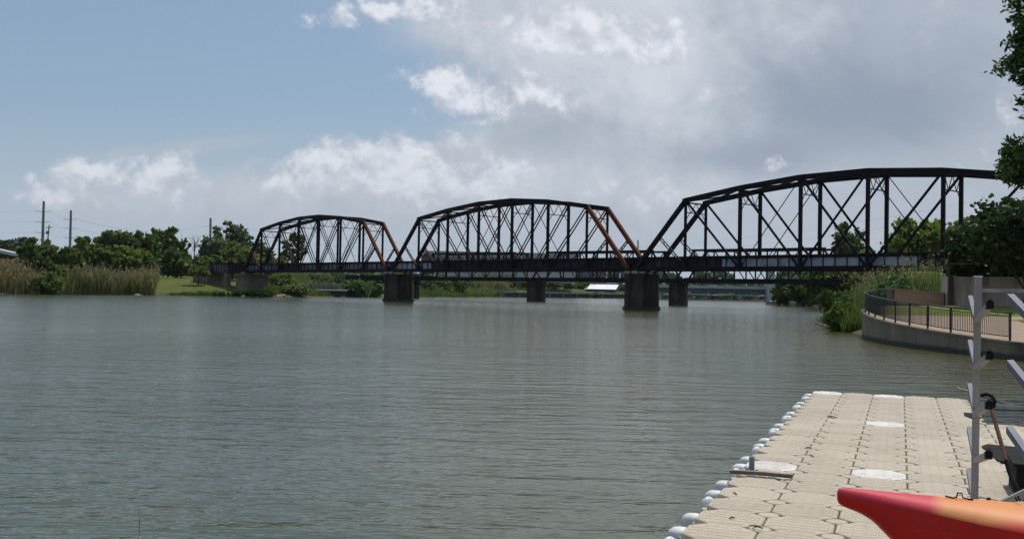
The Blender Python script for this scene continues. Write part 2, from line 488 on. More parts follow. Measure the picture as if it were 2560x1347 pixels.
    n1b = noise(18, (1, 1.0, 1), (3.1 + .003, 1.7 + .013, 0), 5, .56, .25)
    n0 = noise(62, (1, 1, 1), (1.3, .2, 0), 6, .58, .3); n0b = noise(62, (1, 1, 1), (1.3 + .001, .2 + .005, 0), 4, .58, .3)
    cov = total(cumulus)
    nb = noise(2.6, (1, 1.8, 1), (9.2, 4.4, 0), 5, .5)
    back = mth('MULTIPLY', mapr(nb, .45, .75), mapr(W, .30, .5))
    cov = mth('ADD', mth('MINIMUM', cov, .78), back)

    def detail_(a_, b_): return mth('ADD', mth('MULTIPLY', mth('SUBTRACT', a_, .5), 1.9), mth('MULTIPLY', mth('SUBTRACT', b_, .5), .45))
    gate = mapr(cov, .03, .25)
    d0 = detail_(n1, n0)
    dens = mth('ADD', cov, mth('MULTIPLY', d0, gate))
    cum = mapr(dens, .24, .66)
    lit = mapr(mth('ADD', mth('SUBTRACT', d0, detail_(n1b, n0b)), mth('MULTIPLY', mth('SUBTRACT', dens, .5), .35)), -.30, .42)
    # soft grey overcast sheet on the right, thin sheets elsewhere
    veils = [(1750, -420, 1000, 420, 1.0), (2100, 240, 560, 250, 1.1), (1650, 300, 380, 240, .75), (1500, 80, 420, 160, .8), (2400, 80, 420, 200, .8), (1900, 520, 900, 130, .8),
             (1050, 500, 500, 110, .75), (330, 520, 520, 90, .62), (1150, 60, 200, 90, .45), (2300, 420, 400, 140, .7), (1500, 400, 300, 120, .6)]
    nv = noise(6.5, (1, 1.5, 1), (5.5, 2.2, 0), 8, .55, .3)
    veil = mth('ADD', total(veils), mth('MULTIPLY', mth('SUBTRACT', nv, .5), 1.0))
    wedge = blob(400, 375, 270, 22, .62, -.13)
    veil = mapr(veil, .20, .95)
    veil = mth('MAXIMUM', veil, mapr(mth('ADD', wedge, mth('MULTIPLY', mth('SUBTRACT', nv, .5), .25)), .06, .50, 0, .60))
    # darker underside in the middle of the sheet
    dk = mth('ADD', total([(2170, 290, 300, 100, .85), (1880, 395, 240, 55, .55), (2300, 130, 300, 120, .40), (1960, 190, 240, 110, .35), (1480, 300, 140, 60, .30), (1330, 345, 130, 40, .22)]),
             mth('MULTIPLY', mth('SUBTRACT', noise(8, (1, 1.5, 1), (1.1, 7.7, 0), 8, .58, .5), .5), 1.0))
    dark = mapr(dk, .0, .95)
    glow = mapr(mth('ADD', total([(1500, -350, 800, 300, .7), (1450, 90, 450, 170, .55), (1720, 230, 260, 110, .40), (1000, 440, 420, 100, .42), (1650, 470, 420, 70, .36), (300, 470, 300, 80, .40)]), mth('MULTIPLY', d0, .62)), .0, .80)
    vcol = mixc(t, glow, (5.25, 5.85, 6.75), (8.3, 8.65, 9.4))
    vcol = mixc(t, dark, vcol, (3.5, 4.15, 5.15))
    # horizon haze
    hz = mapr(W, .0, .20, 1.0, 0.0)
    base = mixc(t, mth('MULTIPLY', hz, .75), sky.outputs[0], (5.0, 5.75, 6.7))
    base = mixc(t, .40, base, (4.2, 6.2, 8.4))
    c1 = mixc(t, mth('MULTIPLY', veil, .90), base, vcol)
    ccol = mixc(t, lit, (5.6, 6.0, 7.0), (9.6, 9.9, 10.6))
    c2 = mixc(t, mth('MULTIPLY', cum, mth('MULTIPLY_ADD', lit, .40, .52)), c1, ccol)
    # low clouds fade into haze
    c3 = mixc(t, mth('MULTIPLY', mapr(W, .0, .21, 1, 0), .62), c2, (5.55, 6.2, 7.05))
    t.links.new(c3, bg.inputs[0])


build_world()
vs = S.view_settings
S.display_settings.display_device = 'sRGB'
vs.view_transform = 'Standard'; vs.look = 'None'; vs.exposure = 0; vs.gamma = 1; vs.use_curve_mapping = False

# ------------------------------------------------------------------ river shape and ground
LEFT = [(-420, -60), (-300, 60), (-200, 140), (-120, 172), (-96, 183), (-89, 206), (-78, 219), (-60, 222), (-49, 226), (-42, 262), (-28, 310), (-2, 392), (30, 455), (70, 478), (130, 490), (210, 520)]
RIGHT = [(210, 470), (140, 452), (104, 380), (92, 345), (78, 270), (64, 188), (48, 140), (33, 100), (26, 80), (22.0, 66), (21.6, 58), (21.5, 50), (21.8, 40), (19, 30), (15.5, 18), (14, 4), (16, -30), (20, -90)]
RIVER = np.array(LEFT + RIGHT, float)


def sdist(px, py):
    """signed distance to the river outline, negative inside the water"""
    px = np.asarray(px, float); py = np.asarray(py, float)
    d = np.full(px.shape, 1e9); inside = np.zeros(px.shape, bool)
    n = len(RIVER)
    for i in range(n):
        a = RIVER[i]; b = RIVER[(i + 1) % n]
        e = b - a; wx = px - a[0]; wy = py - a[1]
        tt = np.clip((wx * e[0] + wy * e[1]) / (e @ e), 0, 1)
        d = np.minimum(d, np.hypot(wx - e[0] * tt, wy - e[1] * tt))
        cond = ((a[1] <= py) & (b[1] > py)) | ((b[1] <= py) & (a[1] > py))
        with np.errstate(divide='ignore', invalid='ignore'):
            xx = a[0] + (py - a[1]) / (b[1] - a[1]) * e[0]
        inside ^= cond & (px < xx)
    return np.where(inside, -d, d)


def ground_z(x, y):
    d = sdist(x, y)
    x = np.asarray(x, float); y = np.asarray(y, float)
    bump = .25 * np.sin(x * .21 + 1) * np.cos(y * .17) + .12 * np.sin(x * .6 + y * .45)
    z = np.where(d < 0, np.maximum(-2.0, d * .35 - .25), np.minimum(d * .32 - .25, 1.3) + np.clip((d - 5) * .085, 0, 2.6) + np.clip((d - 40) * .02, 0, 5))
    return z + np.where(d > 2, bump * np.clip((d - 2) / 6, 0, 1), 0)


def gz(x, y): return float(ground_z(np.array([x]), np.array([y]))[0])


def build_ground():
    ang = np.concatenate([np.linspace(-34, 34, 300), np.linspace(34, 326, 150)[1:-1]])
    ang = np.radians(ang)
    rad = np.concatenate([[0], np.geomspace(3, 700, 170), np.geomspace(760, 6000, 14)])
    A, Rr = np.meshgrid(ang, rad)
    Xs = (np.sin(A) * Rr).ravel(); Ys = (np.cos(A) * Rr).ravel()
    Zs = ground_z(Xs, Ys)
    me = bpy.data.meshes.new('ground')
    n = len(ang); k = len(rad)
    fs = []
    for i in range(k - 1):
        for j in range(n):
            j2 = (j + 1) % n
            fs.append((i * n + j, (i + 1) * n + j, (i + 1) * n + j2, i * n + j2) if i else (0 * n + j, n + j, n + j2))
    me.from_pydata(np.stack([Xs, Ys, Zs], 1).tolist(), [], fs)
    me.polygons.foreach_set('use_smooth', [True] * len(me.polygons))
    me.validate()
    o = link_mesh('ground', me, M['ground']); tag(o, kind='structure')


build_ground()
mb = MB()
wn = 40
mb.add([(-1500, -900, 0), (1500, -900, 0), (1500, 900, 0), (-1500, 900, 0)], [(0, 1, 2, 3)])
tag(mb.build('river_water', M['water']), kind='structure')


# ------------------------------------------------------------------ foliage helpers
def quads_mesh(name, pts, size, rng, elong=1.0, up=0.0, leaf=False):
    n = len(pts)
    nr = rng.normal(size=(n, 3)); nr[:, 2] += up
    nr /= np.linalg.norm(nr, axis=1)[:, None] + 1e-9
    tmp = rng.normal(size=(n, 3))
    a = np.cross(nr, tmp); a /= np.linalg.norm(a, axis=1)[:, None] + 1e-9
    b = np.cross(nr, a)
    s = (size * rng.uniform(.65, 1.35, size=n))[:, None]
    a = a * s * elong; b = b * s
    if leaf:
        k = 6
        prof = [(-1, 0), (-.35, .8), (.35, .75), (1, 0), (.35, -.75), (-.35, -.8)]
    else:
        k = 5
        prof = [(-.9, -.5), (.1, -1), (1, -.1), (.4, .9), (-.8, .7)]
    vv = np.stack([pts + a * p + b * q for p, q in prof], 1).reshape(-1, 3)
    me = bpy.data.meshes.new(name)
    me.vertices.add(n * k); me.vertices.foreach_set('co', vv.astype(np.float32).ravel())
    me.loops.add(n * k); me.loops.foreach_set('vertex_index', np.arange(n * k, dtype=np.int32))
    me.polygons.add(n); me.polygons.foreach_set('loop_start', np.arange(0, n * k, k, dtype=np.int32))
    me.update(calc_edges=True); me.validate()
    return me


def clump_pts(lobes, n, rng, per=16, tight=.20, shell=.62):
    out = []
    vol = np.array([(l[1][0] * l[1][1] * l[1][2]) ** .67 for l in lobes]); vol /= vol.sum()
    for (c, r_), w in zip(lobes, vol):
        m = max(2, int(n * w / per))
        d = rng.normal(size=(m, 3)); d /= np.linalg.norm(d, axis=1)[:, None]
        rr = shell + (1.05 - shell) * rng.uniform(size=(m, 1)) ** .6
        cc = np.array(c) + d * rr * np.array(r_)
        p = np.repeat(cc, per, 0) + rng.normal(size=(m * per, 3)) * (tight * np.array(r_) * np.array([1, 1, .7]))
        out.append(p)
    return np.concatenate(out)


def limb(mb, a, b, r0, r1, rng, n=6, bend=.12, seg=5):
    a = np.array(a, float); b = np.array(b, float)
    L = np.linalg.norm(b - a); off = rng.normal(size=3) * bend * L
    pts = []; rad = []
    for i in range(seg + 1):
        q = i / seg
        pts.append(a + (b - a) * q + off * math.sin(math.pi * q) * (1 - .3 * q)); rad.append(r0 + (r1 - r0) * q)
    mb.tube(pts, rad, n)
    return pts


def tree(name, label, base, h, w, mat, seed, n=2600, leaf=.42, cb=.22, lobes=8, depth=None, group=None, cat='tree', airy=0.0, twigs=0, trunk_r=None, lean=0.0, skew=(0, 0)):
    """base: world point; h: height; w: crown width; cb: bare-trunk share of the height"""
    rng = np.random.default_rng(seed)
    base = V(base)
    t = thing(name, base, label, cat, group)
    d = depth or w * .9
    ls = []
    ch = h * (1 - cb)
    lobes = int(lobes * 1.7)
    cz = cb * h + ch * .5
    for i in range(lobes):
        zz = -.75 + 1.70 * (i + .5) / lobes + rng.uniform(-.08, .08)
        zz = max(-.8, min(.95, zz)); rr = math.sqrt(max(.05, 1 - zz * zz * .9)); a = i * 2.39996 + rng.uniform(-.4, .4)
        o_ = rng.uniform(.50, .76)
        lr = rng.uniform(.25, .40) * (.8 if airy else 1)
        q = (zz + 1) / 2
        ls.append(((math.cos(a) * rr * o_ * w / 2 + skew[0] * q, math.sin(a) * rr * o_ * d / 2 + skew[1] * q, cz + zz * o_ * 1.08 * ch / 2), (lr * w / 2, lr * d / 2, lr * rng.uniform(.75, 1.0) * max(ch, .7 * w) / 2)))
    if not airy: ls.append(((skew[0] * .4, skew[1] * .4, cz - ch * .05), (w * .30, d * .30, ch * .34)))
    pts = clump_pts(ls, n, rng, tight=.24 - .04 * airy, shell=.45)
    pts[:, 2] = np.maximum(pts[:, 2], .05 + cb * h * .5)
    if airy:
        keep = rng.uniform(size=len(pts)) > 0
        pts = pts[keep]
    me = quads_mesh('crown', pts, leaf, rng)
    link_mesh('crown', me, mat, t)
    mb = MB()
    tr = trunk_r or max(.08, .022 * h)
    top = (lean + skew[0] * .5, skew[1] * .5, cb * h + ch * .55)
    tp = limb(mb, (0, 0, -.4), top, tr, tr * .35, rng, 8, .04, 7)
    for l in (ls if airy else ls[:-1])[::2]:
        k = rng.integers(2, 6)
        limb(mb, tp[k], l[0], tr * .42, tr * .12, rng, 5, .1)
        for _ in range(2 + twigs):
            e = np.array(l[0]) + rng.normal(size=3) * np.array(l[1]) * .7
            limb(mb, (np.array(tp[k]) + np.array(l[0])) / 2, e, tr * .18, tr * .05, rng, 4, .12, 3)
    link_mesh('trunk', mb.mesh('trunk'), M['bark'], t)
    return t


def blades(name, pts, h, w, mat, seed, parent=None, lean=.25, plume=None, label=None, cat=None, kind=None, group=None, origin=None):
    """a bed of thin curved blades standing on the given points"""
    rng = np.random.default_rng(seed)
    n = len(pts); pts = np.asarray(pts, float)
    hh = h * rng.uniform(.5, 1.05, size=n) * (1 + .16 * np.sin(pts[:, 0] * .55 + seed) + .12 * np.sin(pts[:, 0] * 1.7 + pts[:, 1]))
    az = rng.uniform(0, 2 * math.pi, size=n); ln = lean * rng.uniform(.1, 1.3, size=n) * hh
    dx, dy = np.cos(az) * ln, np.sin(az) * ln
    fa = rng.uniform(0, math.pi, size=n); ww = w * rng.uniform(.6, 1.3, size=n)
    sx, sy = np.cos(fa) * ww / 2, np.sin(fa) * ww / 2
    vv = np.zeros((n, 5, 3))
    for k, (q, s_) in enumerate(((0, 1), (0, -1), (.55, -.9), (.55, .9))):
        vv[:, k, 0] = pts[:, 0] + dx * q ** 2 + sx * s_; vv[:, k, 1] = pts[:, 1] + dy * q ** 2 + sy * s_; vv[:, k, 2] = pts[:, 2] + hh * q
    vv[:, 4, 0] = pts[:, 0] + dx; vv[:, 4, 1] = pts[:, 1] + dy; vv[:, 4, 2] = pts[:, 2] + hh * .98
    og = np.array(origin if origin is not None else pts.mean(0) * np.array([1, 1, 0]))
    vv -= og
    me = bpy.data.meshes.new(name)
    me.vertices.add(n * 5); me.vertices.foreach_set('co', vv.astype(np.float32).ravel())
    li = (np.arange(n)[:, None] * 5 + np.array([0, 1, 2, 3, 3, 2, 4])[None]).ravel().astype(np.int32)
    me.loops.add(len(li)); me.loops.foreach_set('vertex_index', li)
    ls = (np.arange(n)[:, None] * 7 + np.array([0, 4])[None]).ravel().astype(np.int32)
    me.polygons.add(2 * n); me.polygons.foreach_set('loop_start', ls)
    me.update(calc_edges=True); me.validate()
    o = link_mesh(name, me, mat, None, V(og))
    tag(o, label, cat, group, kind)
    if plume:
        pm, frac, ps = plume
        sel = rng.uniform(size=n) < frac
        tp = vv[sel, 4, :]
        pp = np.repeat(tp, 3, 0) + rng.normal(size=(3 * len(tp), 3)) * ps * np.array([.4, .4, 1])
        m2 = quads_mesh('plume', pp, ps * .55, rng, 1.8)
        link_mesh('plume', m2, pm, o)
        if kind: pass
    return o


def bush(name, label, c, rx, ry, h, mat, seed, n=900, leaf=.3, group=None, cat='bush', lob=5):
    rng = np.random.default_rng(seed)
    c = V(c); t = thing(name, c, label, cat, group)
    ls = [((0, 0, h * .45), (rx * .7, ry * .7, h * .5))]
    for i in range(lob):
        a = i * 2.4 + rng.uniform(0, 1)
        q = rng.uniform(.3, .75)
        ls.append(((math.cos(a) * rx * q, math.sin(a) * ry * q, h * rng.uniform(.3, .72)), (rx * .4, ry * .4, h * rng.uniform(.25, .34))))
    pts = clump_pts(ls, n, rng, per=14, tight=.22)
    pts[:, 2] = np.maximum(pts[:, 2], .03)
    link_mesh('foliage', quads_mesh('foliage', pts, leaf, rng), mat, t)
    mb = MB()
    for l in ls:
        limb(mb, (0, 0, -.2), l[0], .03 * h, .01 * h, rng, 4, .1, 3)
    link_mesh('stem', mb.mesh('stem'), M['bark'], t)
    return t


# ------------------------------------------------------------------ railroad truss bridge
TH = R(42.447)
BD = V((math.sin(TH), -math.cos(TH), 0)); BN = V((math.cos(TH), math.sin(TH), 0)); BO = V((0, 160, 0)); UP = V((0, 0, 1))


def B(t, w, z): return BO + BD * t + BN * w + UP * z


TOPS = [15.55, 16.70, 17.45, 17.55, 16.90, 15.65]
ZB = 5.80
BW = 4.6


def lattice(mb, a, b, w, d, n, side):
    a, b, side = V(a), V(b), V(side)
    t = (b - a).normalized(); up = t.cross(side).normalized()
    for s_ in (-1, 1):
        mb.beam(a + up * (s_ * d / 2), b + up * (s_ * d / 2), w, .07, side)
    for i in range(n):
        p = a + (b - a) * (i / n); q = a + (b - a) * ((i + 1) / n)
        s_ = 1 if i % 2 else -1
        mb.beam(p + up * (s_ * d / 2), q - up * (s_ * d / 2), w * .5, .05, side)


def truss_span(s0, p, label, rusty, heavy, laced, panels):
    root = thing('truss_span', B(s0, 0, 0), label, 'bridge span', 'spans of the railroad truss bridge')
    for w in (0.0, BW):
        L = [B(s0 + p * i, w, ZB) for i in range(8)]
        Ut = [None] + [B(s0 + p * i, w, TOPS[i - 1] - .32) for i in range(1, 7)] + [None]
        mb = MB(); mb.sweep([U_ for U_ in Ut if U_], .52, .62, BN); o = mb.build('top_chord', M['steel'], root)
        for i in (1, 6):
            mb = MB()
            e = L[0] if i == 1 else L[7]
            dr = (Ut[i] - e).normalized()
            mb.beam(e + dr * .2, Ut[i] + dr * .18, .47, .58, BN)
            m = M['rust'] if (i == 6 and rusty) else M['steel']
            o = mb.build('end_post', m, root)
            if m is M['rust']: o['label'] = 'rust red sloping end post'
        mb = MB(); mb.beam(B(s0 - .3, w, 5.86), B(s0 + 7 * p + .3, w, 5.86), .34, .52, BN); mb.build('bottom_chord', M['steel'], root)
        for i in range(1, 7):
            mb = MB()
            wd = (.40 if heavy else .36) * (.62 if i in (1, 6) else 1)
            if laced and i in (3, 4, 5) and w == 0.0 or laced and i in (4,):
                a = L[i] + UP * .4; b = Ut[i] - UP * .25
                for s_ in (-1, 1):
                    mb.beam(a + BD * (s_ * wd * .42), b + BD * (s_ * wd * .42), .3, .10, BN)
                k = int((b - a).length / .42)
                for q in range(k):
                    z0 = a + (b - a) * (q / k); z1 = a + (b - a) * ((q + 1) / k)
                    s_ = 1 if q % 2 else -1
                    mb.beam(z0 + BD * (s_ * wd * .4), z1 - BD * (s_ * wd * .4), .05, .09, BN)
            else:
                mb.beam(L[i] + UP * .4, Ut[i] - UP * .25, .36, wd, BN)
            for q_, s_q in ((L[i] + UP * .25, 1.0), (Ut[i] - UP * .12, .8)):
                mb.beam(q_ - BN * .285, q_ - BN * .262, 1.0 * s_q, .9 * s_q, BD)
            mb.build('vertical_post', M['steel'], root)

        def diag(a, b, dbl, th):
            mb = MB(); a, b = V(a), V(b)
            t = (b - a).normalized(); a = a + t * .25; b = b - t * .1
            pp = t.cross(BN).normalized()
            if dbl == 2:
                for s_ in (-1, 1):
                    o_ = BN * (s_ * .17) + pp * (s_ * .12)
                    mb.beam(a + o_, b + o_, .10, th, BN)
            else:
                mb.beam(a, b, .16 if th > .12 else .06, th, BN)
            mb.build('diagonal_brace', M['steel'], root)
        if heavy:
            for a, b, k, th in ((1, 2, 1, .27), (2, 3, 1, .27), (3, 4, 1, .27), (4, 3, 1, .24), (5, 4, 1, .27), (6, 5, 1, .27), (3, 2, 1, .10), (4, 5, 1, .10)):
                diag(Ut[a], L[b], k, th)
        else:
            for a, b, k, th in ((1, 2, 2, .18), (2, 3, 2, .18), (3, 4, 2, .16), (4, 3, 2, .16), (5, 4, 2, .18), (6, 5, 2, .18), (3, 2, 1, .11), (4, 5, 1, .11)):
                diag(Ut[a], L[b], k, th)
        for i, e in ((1, L[0]), (6, L[7])):
            mb = MB()
            a = (e + Ut[i]) / 2 - UP * .3
            b = L[i] + UP * .35
            lattice(mb, a, b, .22, .36, 9, BN)
            mb.build('hip_strut', M['rust'] if i == 1 and laced else M['steel'], root)
    # sway frames between the two trusses
    for i in range(1, 7):
        mb = MB(); zt = TOPS[i - 1] - .62; zl = zt - (1.75 if i in (2, 3, 4, 5) else 1.35)
        t = s0 + p * i
        mb.beam(B(t, .2, zt), B(t, BW - .2, zt), .12, .2, BD)
        mb.beam(B(t, .15, zl), B(t, BW - .15, zl), .1, .12, BD)
        for k in range(4):
            za, zb_ = (zt, zl) if k % 2 == 0 else (zl, zt)
            mb.beam(B(t, .2 + (BW - .4) * k / 4, za), B(t, .2 + (BW - .4) * (k + 1) / 4, zb_), .07, .08, BD)
        m = M['rust'] if rusty and i == 6 else M['steel']
        for s_ in (0, 1):
            w0 = .2 if s_ == 0 else BW - .2; w1 = 1.0 if s_ == 0 else BW - 1.0
            mb.beam(B(t, w0, zl - .9), B(t, w1, zl), .07, .08, BD)
        mb.build('portal_brace' if i in (1, 6) else 'sway_frame', m, root)
    # laced lateral bracing under the top chords
    for i in range(1, 6):
        mb = MB()
        a0, a1 = s0 + p * i, s0 + p * (i + 1); z0, z1 = TOPS[i - 1] - .45, TOPS[i] - .45
        for (wa, wb) in ((.2, BW - .2), (BW - .2, .2)):
            lattice(mb, B(a0 + .3, wa, z0), B(a1 - .3, wb, z1), .16, .3, 12, UP)
        mb.build('lateral_brace', M['steel'], root)
    # deck: plate girders, floor beams, ties, rails
    for w, nm in ((.62, 'deck_girder'), (BW - .62, 'deck_girder')):
        mb = MB()
        a, b = s0 - .55, s0 + 7 * p + .55
        if w < 2:
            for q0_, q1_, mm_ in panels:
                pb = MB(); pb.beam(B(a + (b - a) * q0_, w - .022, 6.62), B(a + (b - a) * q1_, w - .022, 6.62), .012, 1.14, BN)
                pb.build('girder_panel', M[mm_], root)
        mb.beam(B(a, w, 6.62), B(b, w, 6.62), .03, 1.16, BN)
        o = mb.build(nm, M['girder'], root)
        st = MB()
        st.beam(B(a, w, 7.23), B(b, w, 7.23), .42, .06, BN); st.beam(B(a, w, 6.01), B(b, w, 6.01), .42, .06, BN)
        k = int((b - a) / 1.55)
        for q in range(k + 1):
            tq = a + .05 + (b - a - .1) * q / k
            st.beam(B(tq, w - (.09 if w < 2 else -.09), 6.05), B(tq, w - (.09 if w < 2 else -.09), 7.19), .14, .09, BN)
        st.build('stiffener', M['steel'], o)
    for i in range(8):
        t = s0 + p * i; mb = MB()
        mb.beam(B(t, .22, 6.22), B(t, BW - .22, 6.22), .30, .90, BD)
        mb.build('floor_beam', M['steel'], root)
    mb = MB()
    k = int(7 * p / .55)
    for q in range(k + 1):
        t = s0 - .4 + (7 * p + .8) * q / k
        mb.beam(B(t, .30, 7.36), B(t, BW - .30, 7.36), .26, .2, BD)
    mb.build('tie', M['tie'], root).__setitem__('kind', 'stuff')
    mb = MB()
    for w in (BW / 2 - .75, BW / 2 + .75):
        mb.beam(B(s0 - .5, w, 7.53), B(s0 + 7 * p + .5, w, 7.53), .08, .15, BN)
    for w in (.34, BW - .34):
        mb.beam(B(s0 - .5, w, 7.41), B(s0 + 7 * p + .5, w, 7.41), .14, .34, BN)
    mb.build('rail', M['steel'], root)
    for t in (s0 + .1, s0 + 7 * p - .1):
        for w in (0, BW):
            mb = MB(); mb.beam(B(t - .42, w, 5.40), B(t + .42, w, 5.40), .7, .38, BN)
            mb.build('bearing', M['bearing'], root)
    return root


SP = [(-92.65, 8.213), (-33.72, 8.381), (26.21, 8.833)]
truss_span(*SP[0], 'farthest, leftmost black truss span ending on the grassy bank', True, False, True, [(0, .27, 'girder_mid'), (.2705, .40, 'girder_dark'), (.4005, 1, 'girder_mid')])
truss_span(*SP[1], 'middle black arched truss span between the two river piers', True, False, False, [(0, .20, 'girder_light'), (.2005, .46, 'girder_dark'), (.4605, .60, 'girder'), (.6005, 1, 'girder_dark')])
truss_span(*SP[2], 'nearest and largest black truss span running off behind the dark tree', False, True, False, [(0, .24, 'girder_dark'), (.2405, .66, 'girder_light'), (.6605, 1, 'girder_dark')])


def pier(t, zt, label, m, b0=-.75, b1=5.35, a=2.3, z0=-2.0, name='bridge_pier', taper=.05, base=True):
    root = thing(name, B(t, BW / 2, z0), label, 'bridge pier', 'piers of the railroad truss bridge')

    def stad(g):
        pts = []
        r_ = a / 2 + g
        for (wc, sgn) in ((b0 + a / 2, -1), (b1 - a / 2, 1)):
            for k in range(9):
                q = math.pi * k / 8
                pts.append(B(t + math.cos(q) * r_ * (1 if sgn > 0 else -1), wc + sgn * math.sin(q) * r_, 0))
        return [(p.x, p.y) for p in pts]
    mb = MB(); mb.prism(stad(.22), z0, zt - .55, taper); mb.build('pier_shaft', m, root, smooth=True)
    mb = MB(); mb.prism(stad(.20), zt - .55, zt, 0); mb.build('pier_cap', m, root, smooth=True)
    if base:
        mb = MB(); mb.prism(stad(.42), z0, .45, .01); mb.build('pier_footing', M['pier'], root, smooth=True)
    return root


pier(25.6, 5.2, 'largest weathered concrete pier standing in the river, nearest of all', M['pier'])
pier(-34.4, 5.2, 'dark streaked concrete river pier under the left and middle truss spans', M['pier'])

# left bank abutment, approach girder and wing wall
ab = thing('abutment_pier', B(-92.9, BW / 2, 1), 'brown concrete abutment pier on the bank under the leftmost truss end', 'abutment')
mb = MB(); a0 = -94.6; mb.hexa([B(a0, -1.0, .4), B(a0 + 3.6, -1.0, .4), B(a0 + 3.6, 5.6, .4), B(a0, 5.6, .4), B(a0 + .15, -.9, 4.7), B(a0 + 3.45, -.9, 4.7), B(a0 + 3.45, 5.5, 4.7), B(a0 + .15, 5.5, 4.7)])
mb.build('pier_shaft', M['abut'], ab)
mb = MB(); mb.hexa([B(a0 - .2, -1.3, 4.703), B(a0 + 3.8, -1.3, 4.703), B(a0 + 3.8, 5.9, 4.703), B(a0 - .2, 5.9, 4.703), B(a0 - .2, -1.3, 5.2), B(a0 + 3.8, -1.3, 5.2), B(a0 + 3.8, 5.9, 5.2), B(a0 - .2, 5.9, 5.2)])
mb.build('pier_cap', M['abut'], ab)
ag = thing('approach_span', B(-104, BW / 2, 5), 'short dark plate girder approach span left of the truss bridge', 'bridge span')
for w in (.62, BW - .62):
    mb = MB(); mb.beam(B(-111, w, 6.55), B(-93.4, w, 6.55), .05, 2.1, BN); o = mb.build('plate_girder', M['girder'], ag)
    st = MB()
    for q in range(13):
        st.beam(B(-110.9 + q * 1.45, w - .1, 5.55), B(-110.9 + q * 1.45, w - .1, 7.55), .14, .1, BN)
    st.beam(B(-111, w, 7.63), B(-93.4, w, 7.63), .45, .07, BN); st.beam(B(-111, w, 5.47), B(-93.4, w, 5.47), .45, .07, BN)
    st.build('stiffener', M['steel'], o)
mb = MB(); mb.beam(B(-111, BW / 2, 7.78), B(-93.4, BW / 2, 7.78), BW - .4, .2, BN); mb.build('deck', M['tie'], ag)
ap = thing('approach_bent', B(-101.5, BW / 2, 0), 'narrow concrete bent in the shade under the approach girder', 'bridge pier')
mb = MB(); mb.beam(B(-101.5, .4, -.5), B(-101.5, .4, 5.4), 1.2, 1.2, BN); mb.beam(B(-101.5, 4.2, -.5), B(-101.5, 4.2, 5.4), 1.2, 1.2, BN)
mb.build('column', M['abut'], ap)
ww = thing('wing_wall', B(-113, BW / 2, 3), 'sloping brown concrete wing wall at the left end of the bridge', 'wall')
mb = MB(); mb.hexa([B(-119, -.3, 1), B(-110.9, -.3, 1), B(-110.9, 5, 1), B(-119, 5, 1), B(-119, -.3, 5.2), B(-110.9, -.3, 7.7), B(-110.9, 5, 7.7), B(-119, 5, 5.2)])
mb.build('wall', M['abut'], ww)

# ------------------------------------------------------------------ second bridge behind
GO = V((-25, 262, 0)); GD = V((.763, -.647, 0)).normalized(); GN = V((-GD.y, GD.x, 0))


def G(q, w, z): return GO + GD * q + GN * w + UP * z


def pony_span(q0, q1, label, rust_end):
    root = thing('pony_truss_span', G(q0, 0, 0), label, 'bridge span', 'spans of the lower bridge behind')
    zb, zt = 5.3, 11.75; n = 8; p = (q1 - q0) / n
    for w in (0, 5.2):
        mb = MB(); mb.beam(G(q0, w, zb), G(q1, w, zb), .35, .95, GN); mb.build('bottom_chord', M['steel'], root)
        mb = MB(); mb.beam(G(q0 + p * .9, w, zt), G(q1 - p * .9, w, zt), .36, .45, GN); mb.build('top_chord', M['steel'], root)
        for k, (a, b) in enumerate(((G(q0 + .2, w, zb), G(q0 + p, w, zt)), (G(q1 - .2, w, zb), G(q1 - p, w, zt)))):
            mb = MB(); mb.beam(a, b, .32, .36, GN)
            o = mb.build('end_post', M['rust'] if (k == 1 and rust_end) else M['steel'], root)
        for i in range(1, n):
            mb = MB(); mb.beam(G(q0 + p * i, w, zb), G(q0 + p * i, w, zt - .1), .22, .26, GN); mb.build('vertical_post', M['steel'], root)
            mb = MB()
            if i < n / 2: mb.beam(G(q0 + p * i, w, zt), G(q0 + p * (i + 1), w, zb), .14, .18, GN)
            elif i > n / 2: mb.beam(G(q0 + p * i, w, zt), G(q0 + p * (i - 1), w, zb), .14, .18, GN)
            else: continue
            mb.build('diagonal_brace', M['steel'], root)
    mb = MB(); mb.beam(G(q0, 2.6, 5.35), G(q1, 2.6, 5.35), 4.6, .5, GN)
    mb.build('deck', M['tie'], root)


pony_span(.8, 38.0, 'lower dark truss span seen under and behind the middle truss span', True)
pony_span(39.0, 77.7, 'lower dark truss span behind, above the white roofed building', False)
pony_span(78.7, 116.5, 'lower dark truss span behind, reaching the wooded right bank', True)
for q, lab in ((38.5, 'slim dark concrete pier of the lower bridge behind, mid river'), (78.2, 'slim concrete pier of the lower bridge just right of the biggest pier')):
    root = thing('bridge_pier', G(q, 2.6, -2), lab, 'bridge pier', 'piers of the lower bridge behind')
    mb = MB(); pl = []
    for (wc, sg) in ((.4, -1), (4.8, 1)):
        for k in range(7):
            a = math.pi * k / 6; pt_ = G(q + math.cos(a) * 1.0 * sg, wc + sg * math.sin(a) * 1.0, 0); pl.append((pt_.x, pt_.y))
    mb.prism(pl, -2, 4.35, .04); mb.build('pier_shaft', M['pier'], root, smooth=True)
    mb = MB(); mb.prism([(p[0] + (p[0] - root.location.x) * .06, p[1] + (p[1] - root.location.y) * .06) for p in pl], 4.353, 4.80, 0); mb.build('pier_cap', M['pier'], root, smooth=True)
g2 = thing('approach_span', G(-12, 2.6, 5), 'low dark girder approach of the lower bridge beside the left pier', 'bridge span')
mb = MB()
for w in (.3, 4.9): mb.beam(G(-30, w, 5.3), G(.5, w, 5.3), .3, 1.1, GN)
mb.beam(G(-30, 2.6, 5.95), G(.5, 2.6, 5.95), 4.3, .2, GN)
mb.build('girder', M['steel'], g2)
mb = MB()
